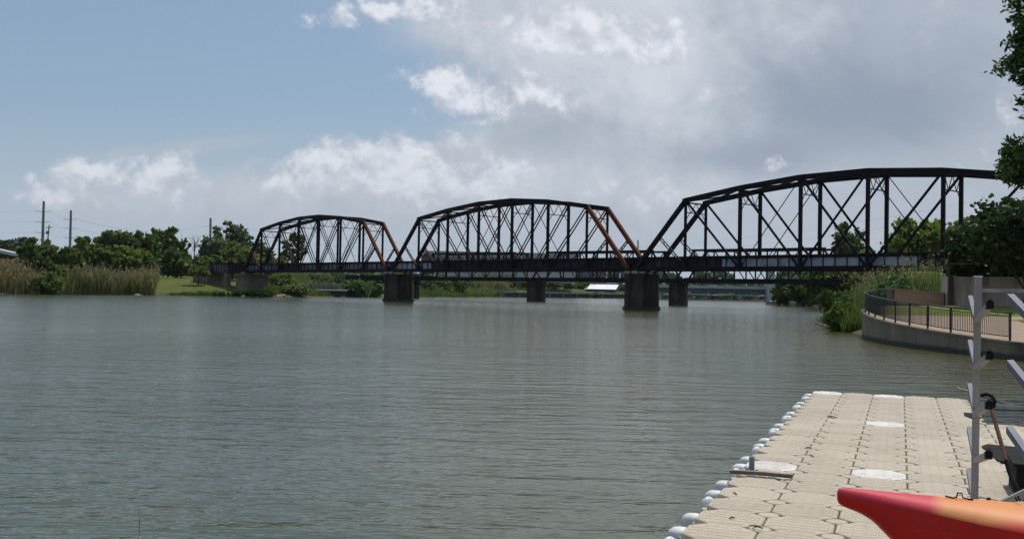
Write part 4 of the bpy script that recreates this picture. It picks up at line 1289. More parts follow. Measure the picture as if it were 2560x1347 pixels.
# overhanging tree, trunk outside the frame, branches reaching in
def overhang():
    rng = np.random.default_rng(63); Y = 24.0
    base = V((16.8, 25.5, gz(16.8, 25.5)))
    t = thing('overhanging_tree', base, 'leafy branches hanging into the top right corner of the view', 'tree')
    spots = [(2545, 10, 50, 40, 500), (2530, 60, 40, 34, 420), (2518, 100, 42, 30, 520), (2522, 150, 44, 28, 620), (2506, 160, 30, 16, 260), (2535, 195, 30, 24, 420), (2548, 240, 18, 24, 260), (2552, 285, 14, 22, 180), (2552, 330, 16, 20, 200),
             (2530, 372, 34, 22, 420), (2498, 388, 30, 20, 420), (2520, 410, 44, 22, 560), (2545, 400, 30, 30, 420), (2510, 445, 24, 20, 260), (2535, 440, 26, 18, 240),
             (2620, 60, 70, 90, 900), (2640, 200, 70, 90, 900), (2620, 330, 60, 70, 800), (2600, 420, 50, 40, 600), (2720, 150, 80, 200, 1400), (2600, -80, 90, 80, 900), (2700, -200, 120, 120, 1200)]
    pts = []; mb = MB()
    trunk_top = at(2780, 300, 25)
    tp = limb(mb, base - V((0, 0, .4)), trunk_top, .28, .16, rng, 10, .04, 7)
    t2 = at(2700, -150, 25)
    tp2 = limb(mb, trunk_top, t2, .16, .08, rng, 8, .06, 5)
    allp = tp + tp2
    for (x, y, rx, ry, n) in spots:
        x += 32
        c = np.array(at(x, y, Y + rng.uniform(-.5, .5)))
        k = Y / F
        m = max(2, n // 34)
        tw = c + rng.normal(size=(m, 3)) * np.array([rx * k * .55, rx * k * .6, ry * k * .5])
        j = min(range(len(allp)), key=lambda q: np.linalg.norm(np.array(allp[q]) - c) + (0 if q > 3 else 9))
        br = limb(mb, allp[j], c, .035, .012, rng, 5, .07, 6)
        for w_ in tw:
            limb(mb, br[-2], w_, .010, .004, rng, 4, .1, 3)
        pts.append(np.repeat(tw, 24, 0) + rng.normal(size=(m * 24, 3)) * .085)
    pts = np.concatenate(pts)
    link_mesh('crown', quads_mesh('crown', pts, .034, rng, 2.5, .35, leaf=True), M['leaf_near'], t)
    m_ = mb.mesh('trunk', base); link_mesh('trunk', m_, M['bark'], t)
    cr = t.children[0]; cr.location = -base


overhang()

# ------------------------------------------------------------------ right bank: promenade
FRONT = [(20.5, 14, .55), (20.7, 25, .60), (20.6, 34, .66), (20.1, 39.5, .72), (19.65, 42.5, .82), (19.35, 45.5, .94), (19.35, 48.5, 1.05), (19.6, 51.5, 1.16), (19.95, 54.2, 1.28), (20.5, 57, 1.42), (21.3, 59.7, 1.55), (22.3, 62.0, 1.67), (23.6, 64.0, 1.78), (25.4, 65.6, 1.86)]


def interp_front(n):
    P_ = np.array(FRONT); d = np.concatenate([[0], np.cumsum(np.linalg.norm(np.diff(P_[:, :2], axis=0), axis=1))])
    q = np.linspace(0, d[-1], n)
    # smooth by Catmull like averaging
    out = np.stack([np.interp(q, d, P_[:, k]) for k in range(3)], 1)
    for _ in range(6):
        out[1:-1] = .25 * out[:-2] + .5 * out[1:-1] + .25 * out[2:]
    return out


FP = interp_front(90)
tn = np.gradient(FP[:, :2], axis=0); tn /= np.linalg.norm(tn, axis=1)[:, None]
nrm = np.stack([tn[:, 1], -tn[:, 0]], 1)      # towards the land
mb = MB()
ring = []
for i in range(len(FP)):
    x, y, z = FP[i]; nx, ny = nrm[i]
    ring.append([(x, y, -1.2), (x, y, z - .10), (x - nx * .06, y - ny * .06, z - .095), (x - nx * .06, y - ny * .06, z), (x + nx * .35, y + ny * .35, z), (x + nx * .35, y + ny * .35, -1.2)])
n0 = 0
for r_ in ring: mb.v += r_
for i in range(len(ring) - 1):
    for j in range(5):
        mb.f.append((6 * i + j, 6 * i + j + 1, 6 * i + 7 + j, 6 * i + 6 + j))
mb.f = [tuple(reversed(f)) for f in mb.f]
ww_ = tag(mb.build('river_wall', M['conc']), 'curved grey concrete river wall below the black railing', 'wall')
# promenade surface
mb = MB()
BACK = [(46, 14, .7), (46, 30, .9), (46, 45, 1.4), (42, 56, 1.8), (30, 65.3, 1.93), (27, 65.8, 1.9), (25.5, 65.9, 1.87)]
Pb = np.array(BACK); db = np.concatenate([[0], np.cumsum(np.linalg.norm(np.diff(Pb[:, :2], axis=0), axis=1))])
qb = np.linspace(0, 1, len(FP)) ** 1.0 * db[-1]
BP = np.stack([np.interp(qb, db, Pb[:, k]) for k in range(3)], 1)
K = 12
for i in range(len(FP)):
    f0 = np.array([FP[i, 0] + nrm[i, 0] * .34, FP[i, 1] + nrm[i, 1] * .34, FP[i, 2] - .012])
    for k in range(K + 1):
        q = k / K; p = f0 + (BP[i] - f0) * q
        mb.v.append(tuple(p))
for i in range(len(FP) - 1):
    for k in range(K):
        a = i * (K + 1) + k; mb.f.append((a, a + K + 1, a + K + 2, a + 1))
mb.f = [tuple(reversed(f)) for f in mb.f]
tag(mb.build('promenade_path', M['paving'], smooth=True), kind='structure')

# railing along the curve
rl = thing('railing', (20, 48, 1), 'curved black metal railing along the promenade edge', 'railing')
i0 = int(np.argmin(np.abs(FP[:, 1] - 39.9) + 50 * (FP[:, 1] < 30)))
RP = [V((FP[i, 0] + nrm[i, 0] * .17, FP[i, 1] + nrm[i, 1] * .17, FP[i, 2])) for i in range(i0, len(FP))]
cum = [0]
for a, b in zip(RP, RP[1:]): cum.append(cum[-1] + (b - a).length)


def rp(s_):
    k = max(j for j in range(len(cum)) if cum[j] <= s_ + 1e-9); k = min(k, len(RP) - 2)
    q = (s_ - cum[k]) / max(1e-6, cum[k + 1] - cum[k]); return RP[k] + (RP[k + 1] - RP[k]) * q


tot = cum[-1]; RH = 1.12
npan = 13
for zz, r_, nm in ((RH, .038, 'top_rail'), (RH - .13, .018, 'upper_rail'), (.16, .02, 'bottom_rail')):
    mb = MB(); mb.tube([rp(tot * k / 80) + UP * zz for k in range(81)], r_, 6); mb.build(nm, M['iron'], rl, smooth=True)
for k in range(npan + 1):
    mb = MB(); p = rp(min(tot - 1e-3, tot * k / npan)); mb.box((p.x - .035, p.y - .035, p.z - .02), (p.x + .035, p.y + .035, p.z + RH)); mb.build('post', M['iron'], rl)
for k in range(npan):
    mb = MB(); m = int(tot / npan / .125)
    for j in range(1, m):
        p = rp(tot * (k + j / m) / npan); mb.box((p.x - .011, p.y - .011, p.z + .16), (p.x + .011, p.y + .011, p.z + RH - .13))
    o = mb.build('picket_panel', M['iron'], rl)
# walls behind
lw = thing('low_wall', (27, 66, 1.8), 'low brown retaining wall behind the promenade bend', 'wall')
mb = MB(); mb.hexa([V(p) for p in ((25.3, 66.0, 1.0), (28.9, 65.5, 1.0), (29.0, 65.9, 1.0), (25.4, 66.4, 1.0), (25.3, 66.0, 3.0), (28.9, 65.5, 2.72), (29.0, 65.9, 2.72), (25.4, 66.4, 3.0))]); mb.build('wall', M['conc_brown'], lw)
mb = MB(); mb.hexa([V(p) for p in ((25.22, 65.95, 3.0), (28.9, 65.44, 2.72), (29.0, 65.96, 2.72), (25.4, 66.46, 3.0), (25.22, 65.95, 3.09), (28.9, 65.44, 2.81), (29.0, 65.96, 2.81), (25.4, 66.46, 3.09))]); mb.build('coping', M['paving'], lw)
tw_ = thing('retaining_wall', (29, 65, 1.8), 'tall pinkish grey stained concrete retaining wall at right', 'wall')
mb = MB(); mb.hexa([V(p) for p in ((28.92, 64.6, .8), (48, 58.2, .8), (48.2, 58.8, .8), (29.1, 66.4, .8), (28.92, 64.6, 3.86), (48, 58.2, 4.05), (48.2, 58.8, 4.05), (29.1, 66.4, 3.86))]); mb.build('wall', M['conc_pink'], tw_)
mb = MB(); mb.box((28.72, 64.32, .8), (28.98, 64.58, 3.98)); mb.build('corner_post', M['bark'], tw_)
# upper fence and lawn behind wall
uf = thing('upper_fence', (34, 66, 3.9), 'thin dark post fence on top of the tall concrete wall', 'fence')
for k in range(6):
    q = k / 5; p = V((29.5, 65.9, 3.86)) + (V((47, 60.2, 4.1)) - V((29.5, 65.9, 3.86))) * q
    mb = MB(); mb.box((p.x - .05, p.y + .2, p.z - .1), (p.x + .05, p.y + .3, p.z + .95)); mb.build('post', M['iron'], uf)
mb = MB()
mb.tube([V((29.5, 66.15, 4.76)), V((47, 60.45, 5.0))], .014, 5)
mb.build('wire', M['wood'], uf)
def grass_mat(name, a, b):
    return surf(name, a, b, 1.2, rough=.95, spec=.1, bump=.4, bscale=14)
M['lawn'] = grass_mat('sunlit lawn', (.17, .185, .042), (.115, .14, .03))
mb = MB(); nu, nv_ = 26, 22
for i in range(nu + 1):
    for j in range(nv_ + 1):
        u, v = i / nu, j / nv_
        a = V((29.4, 66.6, 0)) + (V((49, 59.6, 0)) - V((29.4, 66.6, 0))) * u
        c = V((31.5, 98, 0)) + (V((74, 92, 0)) - V((31.5, 98, 0))) * u
        p = a + (c - a) * v
        zz = 3.74 + v * 1.3 + .12 * math.sin(p.x * .7) * math.sin(p.y * .5)
        e = min(1, u / .16) * min(1, (1 - v) / .12); e = e * e * (3 - 2 * e)
        mb.v.append((p.x, p.y, .6 + (zz - .6) * e))
for i in range(nu):
    for j in range(nv_):
        a = i * (nv_ + 1) + j; mb.f.append((a, a + nv_ + 1, a + nv_ + 2, a + 1))
tag(mb.build('upper_lawn', M['lawn'], smooth=True), kind='structure')
# low grass mound between path and wall
mb = MB(); ng = 24
for i in range(ng + 1):
    for j in range(ng + 1):
        u, v = i / ng * 2 - 1, j / ng * 2 - 1
        X_, Y_ = 30.5 + u * 7.5 + v * 2.0, 58.6 + v * 4.2 - u * 2.4
        d2 = (u * u + v * v)
        # promenade plane under it
        mb.v.append((X_, Y_, 1.40 + .045 * (Y_ - 52) + .30 * max(0, 1 - d2) - .10 * d2))
for i in range(ng):
    for j in range(ng):
        a = i * (ng + 1) + j; mb.f.append((a, a + ng + 1, a + ng + 2, a + 1))
tag(mb.build('grass_mound', M['lawn'], smooth=True), kind='structure')

# reeds and weeds on the bank before the truss
blades('bank_weeds', strip_pts([(21.9, 66), (29.3, 67), (36, 98), (29, 94)], 26000, 71), 1.45, .06, M['grass_blade'], 71, lean=.5,
       label='thick green weeds on the bank behind the promenade bend', cat='weeds', kind='stuff')
blades('tall_reeds', strip_pts([(25.0, 69), (33.5, 69), (39, 96), (33, 96)], 4200, 72), 3.3, .06, M['reed_green'], 72, lean=.22, plume=(M['plume'], .22, .085),
       label='tall plumed reeds above the weeds, before the nearest truss', cat='reeds', kind='stuff')
for i, (x, y, rx, h, mt, lab) in enumerate([(23.0, 68.5, 1.0, 1.9, 'leaf_mid', 'leafy green bush hugging the outside of the railing bend'), (25.0, 75, 1.1, 1.2, 'leaf_bright', 'green waterside bush left of the railing bend'),
                                     (27.6, 82, 1.6, 1.4, 'leaf_mid', 'low bush at the shoreline behind the driftwood'), (29.5, 74, 2.2, 2.6, 'leaf_vine', 'bright leafy bush above the low brown wall'),
                                     (27.3, 69.3, 1.6, 2.2, 'leaf_vine', 'bright leafy bush behind the low brown wall'), (33, 92, 2.6, 2.8, 'leaf_dark', 'dark bush in the shade by the bridge'), (38, 112, 3.0, 3.0, 'leaf_dark', 'dark shoreline bush under the nearest truss')]):
    bush('bush', lab, (x, y, max(0, gz(x, y))), rx, rx, h, M[mt], 400 + i, n=5200, leaf=.06 + .0006 * y, group='bushes on the right bank')
blades('water_weeds', strip_pts([(22, 74), (27, 74), (32, 96), (26, 82)], 2600, 73, -.4), .8, .08, M['grass_blade'], 73, lean=.7,
       label='low trailing weeds at the right waterline', cat='weeds', kind='stuff')
# driftwood
dw = thing('driftwood', (24.6, 75, 0), 'bleached forked driftwood branch at the right waterline', 'driftwood')
rng = np.random.default_rng(9); mb = MB()
q = limb(mb, (-1.0, 0, .5), (1.0, .2, .12), .06, .03, rng, 6, .06)
for e in ((-.9, .1, 1.0), (-.3, -.2, .75), (.5, .1, .55), (1.3, -.2, .3), (-1.6, 0, .9)):
    limb(mb, q[int(rng.integers(0, 4))], e, .035, .012, rng, 5, .1)
link_mesh('branch', mb.mesh('branch'), M['drift'], dw); dw.location = (23.9, 74.0, 0)
mb = MB(); rng = np.random.default_rng(10)
limb(mb, (9.6, 21.6, .05), (13.6, 20.6, .10), .10, .07, rng, 8, .02, 8)
limb(mb, (10.9, 21.2, .06), (10.3, 22.6, .32), .05, .02, rng, 6, .05)
tag(mb.build('floating_log', M['drift'], None, V((11, 21.2, 0)), smooth=True), 'grey floating log with a stub branch beyond the dock', 'log')
mb = MB(); rng = np.random.default_rng(12)
limb(mb, (30.4, 184, .1), (31.8, 183, .15), .16, .08, rng, 6, .05); limb(mb, (31.0, 183.6, .1), (31.9, 183.6, .5), .1, .04, rng, 5, .05)
tag(mb.build('snag', M['bark'], None, V((31, 184, 0))), 'dark snag in the water beside the slim right pier', 'driftwood')
bush('willow_sprout', 'small pale sprouting bush standing in the water before the pavilion', (px(1490, 440), 440, 0), 1.6, 1.2, 3.2, M['leaf_bright'], 500, n=500, leaf=.3)
# shaded bank stones on the right shore
for i, (x, Y, w_, lab) in enumerate([(1972, 262, 5.0, 'flat pale shore ledge right of the far pylon'), (2020, 240, 3.4, 'second shore ledge under the dark trees')]):
    mb = MB(); xx = px(x, Y); mb.hexa([V((xx - w_, Y - 1, -.5)), V((xx + w_, Y - 1.5, -.5)), V((xx + w_, Y + 4, -.5)), V((xx - w_, Y + 4, -.5)), V((xx - w_ + .3, Y - .6, 1.0)), V((xx + w_ - .3, Y - 1, 1.2)), V((xx + w_, Y + 4, 1.3)), V((xx - w_, Y + 4, 1.1))])
    tag(mb.build('shore_ledge', M['rock'], None, V((xx, Y, 0))), lab, 'rock')

# ------------------------------------------------------------------ floating dock
DO = V((2.172, 8.468, 0)); DE = V((.3690, .9294, 0)).normalized(); DC = V((DE.y, -DE.x, 0)); CELL = .595; DZ = .36


def DP(r_, c_, z=0): return DO + DE * (r_ * CELL) + DC * ((c_ - 1) * CELL) + UP * z


dock = thing('floating_dock', DP(8, 2.5, 0), 'long tan floating dock of square plastic floats', 'dock')
drot = math.atan2(DC.y, DC.x)


def float_mesh():
    mb = MB(); h = CELL / 2 - .005; c = .139

    def octo(g, z):
        k = h - g; cc = c - g * .41
        return [(-k + cc, -k, z), (k - cc, -k, z), (k, -k + cc, z), (k, k - cc, z), (k - cc, k, z), (-k + cc, k, z), (-k, k - cc, z), (-k, -k + cc, z)]
    rings = [octo(.03, 0.0), octo(0, .03), octo(0, DZ - .022), octo(.006, DZ - .008), octo(.02, DZ)]
    for r_ in rings: mb.v += r_
    for i in range(len(rings) - 1):
        for j in range(8):
            k = (j + 1) % 8; mb.f.append((8 * i + j, 8 * i + k, 8 * i + 8 + k, 8 * i + 8 + j))
    mb.f.append(tuple(range(7, -1, -1)))
    e = 8 * (len(rings) - 1); mb.f.append(tuple(e + j for j in range(8)))
    # raised tread pads
    s = .094
    for i in range(5):
        for j in range(5):
            if (i in (0, 4)) and (j in (0, 4)): continue
            x, y = (i - 2) * .104, (j - 2) * .104
            a = s / 2
            z0, z1 = DZ + .0004, DZ + .006
            o = [(x - a, y - a, z0), (x + a, y - a, z0), (x + a, y + a, z0), (x - a, y + a, z0)]
            b = a - .008
            o += [(x - b, y - b, z1), (x + b, y - b, z1), (x + b, y + b, z1), (x - b, y + b, z1)]
            mb.add(o, [(4, 5, 6, 7), (0, 1, 5, 4), (1, 2, 6, 5), (2, 3, 7, 6), (3, 0, 4, 7)])
    return mb


fm = float_mesh()
me_f = fm.mesh('dock_float'); me_f.materials.append(M['float'])
me_w = fm.mesh('dock_float_white'); me_w.materials.append(M['float_white'])
whites = {(5, 2): 'white float panel, nearest of the row of white panels', (13, 2): 'white float panel, middle of the row of white panels', (21, 2): 'white float panel at the far end of the dock', (5, 0): 'weathered white float at the dock edge by the bracket', (21, 0): 'white float at the far left corner of the dock'}
cells = [(r_, c_) for c_ in range(0, 5) for r_ in range(-5, 22)] + [(r_, c_) for c_ in (5, 6) for r_ in range(-5, 15)]
vis = sorted(cells, key=lambda q: (abs((DP(q[0] + .5, q[1] + .5) - V((4.0, 10.5, 0))).length) if DP(q[0] + .5, q[1] + .5).y > 8.0 else 99))
keep = [q for q in vis if q in whites] + [q for q in vis if q not in whites][:93]
keepset = set(keep)
dl = wpos(dock)
rnd = random.Random(4)


def place(o, r_, c_, dz=0.0):
    p = DP(r_ + .5, c_ + .5) - dl
    o.parent = dock; o.location = (p.x, p.y, rnd.uniform(-.003, .003) + dz); o.rotation_euler = (rnd.uniform(-.003, .003), rnd.uniform(-.003, .003), drot + rnd.choice((0, 1, 2, 3)) * math.pi / 2)


for q in keep:
    o = bpy.data.objects.new('dock_float', me_w if q in whites else me_f); COL.objects.link(o); place(o, *q)
    if q in whites: o['label'] = whites[q]
rest = MB()
for q in cells:
    if q in keepset: continue
    p = DP(q[0] + .5, q[1] + .5); cs, sn = math.cos(drot), math.sin(drot)
    rest.add([(p.x + a * cs - b * sn, p.y + a * sn + b * cs, c) for a, b, c in fm.v], fm.f)
o = rest.build('dock_float_field', M['float'], dock); o['kind'] = 'stuff'
# connecting lugs with pins at the float corners (one part: too many to count)
lug = MB(); pin = MB()
cs = {}
for (r_, c_) in cells:
    for a in (0, 1):
        for b in (0, 1): cs[(r_ + a, c_ + b)] = cs.get((r_ + a, c_ + b), 0) + 1
for (r_, c_), k in cs.items():
    p = DP(r_, c_)
    if k == 4:
        lug.lathe([(.098, .20), (.098, DZ - .016), (.089, DZ - .006)], 20, (p.x, p.y, 0))
    else:
        lug.lathe([(.13, .17), (.13, .225), (.11, .235)], 14, (p.x, p.y, 0))
o = lug.build('connector_lug', M['float'], dock, smooth=True); o['kind'] = 'stuff'
sub = MB(); a = [DP(-5, 0), DP(-5, 7), DP(15, 7), DP(15, 5), DP(22, 5), DP(22, 0)]
cc = V((0, 0, 0))
sub.prism([(p.x, p.y) for p in (DP(-4.9, .1), DP(-4.9, 6.9), DP(14.9, 6.9), DP(14.9, 4.9), DP(21.9, 4.9), DP(21.9, .1))], -.08, .12)
sub.build('underside', M['grime'], dock)
# white bumpers along the left edge and the far end
for k, r_ in enumerate(range(-3, 23)):
    if k % 3 == 2:
        mb = MB(); p = DP(r_ + .15, -.13)
        mb.lathe([(.02, .14), (.055, .17), (.07, .24), (.05, .30), (.015, .325)], 12, (p.x, p.y, 0), 1.35, .8, drot + .9)
    else:
        mb = MB(); p = DP(r_ + .02, -.155)
        mb.lathe([(.05, -.04), (.085, .02), (.102, .10), (.104, .20), (.094, .255), (.06, .285), (.018, .293)], 18, (p.x, p.y, 0), 1.15, .95, drot)
    mb.build('edge_bumper', M['white'], dock, smooth=True)
for c_ in (1.0, 3.9, 4.9):
    mb = MB(); p = DP(22.12, c_); mb.lathe([(.05, -.04), (.085, .02), (.102, .10), (.104, .20), (.094, .255), (.06, .285), (.018, .293)], 18, (p.x, p.y, 0), 1.15, .95, drot)
    mb.build('edge_bumper', M['white'], dock, smooth=True)

# mooring bracket at the dock edge
mk = thing('mooring_bracket', DP(4.1, .4, DZ), 'rusty grey pipe bracket with a short square post at the dock edge', 'mooring bracket')
mb = MB(); mb.tube([DP(4.05, -.08, DZ + .035), DP(4.10, .5, DZ + .04), DP(4.12, 1.05, DZ + .035)], .026, 8); mb.build('pipe', surf('pitted grey steel', (.22, .19, .17), (.13, .10, .085), 20, rough=.6, metal=.4), mk, smooth=True)
mb = MB(); p = DP(4.35, .28, DZ)
mb.prism([tuple((DP(4.25 + a * .28, .14 + b * .30))[:2]) for a, b in ((0, 0), (0, 1), (1, 1), (1, 0))][::-1], DZ + .007, DZ + .02); mb.build('plate', M['galv'], mk)
mb = MB(); mb.beam(DP(4.36, .28, DZ + .02), DP(4.36, .28, DZ + .19), .055, .055, DE); mb.build('post', M['galv'], mk)
mb = MB()
for a, b in ((4.30, .20), (4.30, .38), (4.05, .93)):
    p = DP(a, b, 0); mb.lathe([(.018, DZ + .02), (.018, DZ + .05), (.008, DZ + .055)], 8, (p.x, p.y, 0))
mb.build('bolt', M['wood'], mk)
# twigs and dirt on the dock
rng = np.random.default_rng(21); k = 0
for (r_, c_, L_, lab) in ((-.05, .95, .13, 'dark twig lying by a float connector near the dock edge'), (8.0, 1.0, .14, 'small forked dark twig on the second seam of the dock'), (14.2, 1.1, .22, 'thin twig on the far part of the dock'), (.35, .55, .06, 'dark seed pod on the near left float'), (2.2, .30, .07, 'dark leaf scrap by the dock edge'), (6.9, 1.15, .05, 'dark crumb of dirt on the second column of floats')):
    p = DP(r_, c_, DZ + .012); mb = MB(); a = rng.uniform(0, 3.1); v = V((math.cos(a), math.sin(a), 0)) * L_
    mb.tube([p - v * .5, p + V((0, 0, .01)), p + v * .5 + V((0, 0, .004))], [.006, .008, .003], 5)
    if L_ > .1: mb.tube([p, p + V((-v.y, v.x, 0)) * .5], [.006, .003], 5)
    tag(mb.build('twig', M['bark'], None, p), lab, 'twig', 'litter on the dock')

# ------------------------------------------------------------------ kayak racks
AD = V((.35, .937, 0)).normalized(); FD = V((-.285, -.958, 0)).normalized()


def rack(P0, label, levels, skip_front=0, AD=AD):
    root = thing('kayak_rack', P0, label, 'kayak rack', 'aluminium kayak racks on the dock')
    z0 = DZ + .01
    for k in range(2):
        p = P0 + DC * (1.7 * k)
        zt = 2.56
        mb = MB(); lean = V((.018, 0, 0))
        mb.beam(V((p.x, p.y, z0)), V((p.x, p.y, zt)) + lean, .060, .060, DC); mb.build('post', M['alu'], root)
        mb = MB(); mb.beam(V((p.x, p.y, zt)) + lean, V((p.x, p.y, zt + .012)) + lean, .072, .072, DC); mb.build('end_cap', M['white'], root)
        for i, z in enumerate(levels):
            b = V((p.x, p.y, z))
            mb = MB(); a0 = b + AD * .03; a1 = b + AD * .60 + UP * .19
            mb.beam(a0, a1, .04, .05, DC); mb.build('arm', M['alu_sky_tint'], root)
            if i >= len(levels) - skip_front: continue
            mb = MB(); a0 = b + FD * .034 - UP * .02; a1 = b + FD * .70 + UP * .13
            mb.beam(a0, a1, .046, .05, DC); o = mb.build('arm', M['alu'], root)
            e = MB(); t_ = (a1 - a0).normalized()
            e.beam(a1 - t_ * .045, a1 + t_ * .025, .054, .060, DC); e.beam(a1 - t_ * .0 + UP * .030, a1 + t_ * .02 + UP * .046, .03, .024, DC); e.build('end_cap', M['rubber'], o)
        mb = MB(); mb.beam(V((p.x, p.y, z0 + .03)) - AD * .55, V((p.x, p.y, z0 + .03)) + AD * .55, .06, .06, DC); mb.build('foot', M['alu'], root)
    mb = MB(); a = P0 + DC * .034; a.z = 2.44; b = P0 + DC * 1.66; b.z = 2.44
    mb.beam(a, b, .035, .022, UP); mb.build('cross_beam', M['bearing'], root)
    mb = MB(); a = P0 + DC * .10 + AD * .05; a.z = z0 + .05; b = P0 + DC * 1.0 + AD * .05; b.z = z0 + .62
    mb.beam(a, b, .05, .06, AD); mb.build('brace', M['alu'], root)
    return root


rack(V((4.265, 9.0, DZ)), 'aluminium kayak rack with V arms standing beyond the red kayak', [2.18, 1.75, 1.33, .91, .50])
rack(V((3.09, 5.68, DZ)), 'nearer aluminium kayak rack whose arms cut in at the right edge', [2.18, 1.76, 1.34, .60], 0, V((.17, .985, 0)).normalized())

# black crate, dark sheets standing in for shadows, and the rusty pole with curved grip behind the rack
pl = thing('cart_handle', V((5.0, 9.9, DZ)), 'rusty pole with a curved black grip leaning behind the rack', 'pole')
g0 = at(2465, 985, 10.4); g1 = at(2489, 1000, 10.3); s0_ = at(2476, 1012, 10.3); s1_ = at(2515, 1150, 9.9); s2_ = at(2540, 1212, 9.7)
mb = MB(); mb.tube([s0_, (s0_ + s1_) / 2, s1_], .022, 8); mb.build('shaft', M['rustpole'], pl, smooth=True)
mb = MB(); mb.tube([at(2450, 988, 10.4), at(2466, 985, 10.4), at(2480, 990, 10.35), at(2487, 1002, 10.3), at(2484, 1015, 10.3), at(2477, 1020, 10.3)], .020, 8); mb.build('grip', M['rubber'], pl, smooth=True)
mb = MB(); mb.tube([s1_, at(2522, 1175, 9.85), at(2531, 1200, 9.75), s2_, at(2546, 1240, 9.65)], .022, 8); mb.build('lower_bend', M['rubber'], pl, smooth=True)


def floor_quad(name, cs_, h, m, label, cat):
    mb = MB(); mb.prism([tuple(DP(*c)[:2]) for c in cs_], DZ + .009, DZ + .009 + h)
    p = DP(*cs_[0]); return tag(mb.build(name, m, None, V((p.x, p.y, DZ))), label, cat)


floor_quad('shadow_sheet', [(7.5, 5.2), (8.2, 4.75), (10.2, 4.6), (10.6, 4.75), (10.4, 5.6), (10.4, 6.6), (7.7, 6.6)][::-1], .012, M['rubber'], 'dark ragged sheet standing in for a shadow on the dock behind the rack', 'mat')  # thin black sheet laid where only cast shadow falls on the floats
floor_quad('shadow_sheet', [(16.05, 4.72), (16.5, 4.6), (17.3, 4.62), (17.2, 4.98), (16.1, 4.98)][::-1], .012, M['rubber'], 'small dark sheet in place of shadow at the far right corner of the dock', 'mat')  # thin black sheet in place of cast shadow, not a real mat
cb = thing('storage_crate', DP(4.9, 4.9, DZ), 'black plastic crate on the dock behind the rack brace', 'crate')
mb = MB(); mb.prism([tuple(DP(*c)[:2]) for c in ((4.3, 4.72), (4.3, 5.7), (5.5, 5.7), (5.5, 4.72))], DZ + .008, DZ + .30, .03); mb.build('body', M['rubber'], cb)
mb = MB(); mb.prism([tuple(DP(*c)[:2]) for c in ((4.26, 4.68), (4.26, 5.74), (5.54, 5.74), (5.54, 4.68))], DZ + .302, DZ + .335); mb.build('lid', M['rubber'], cb)

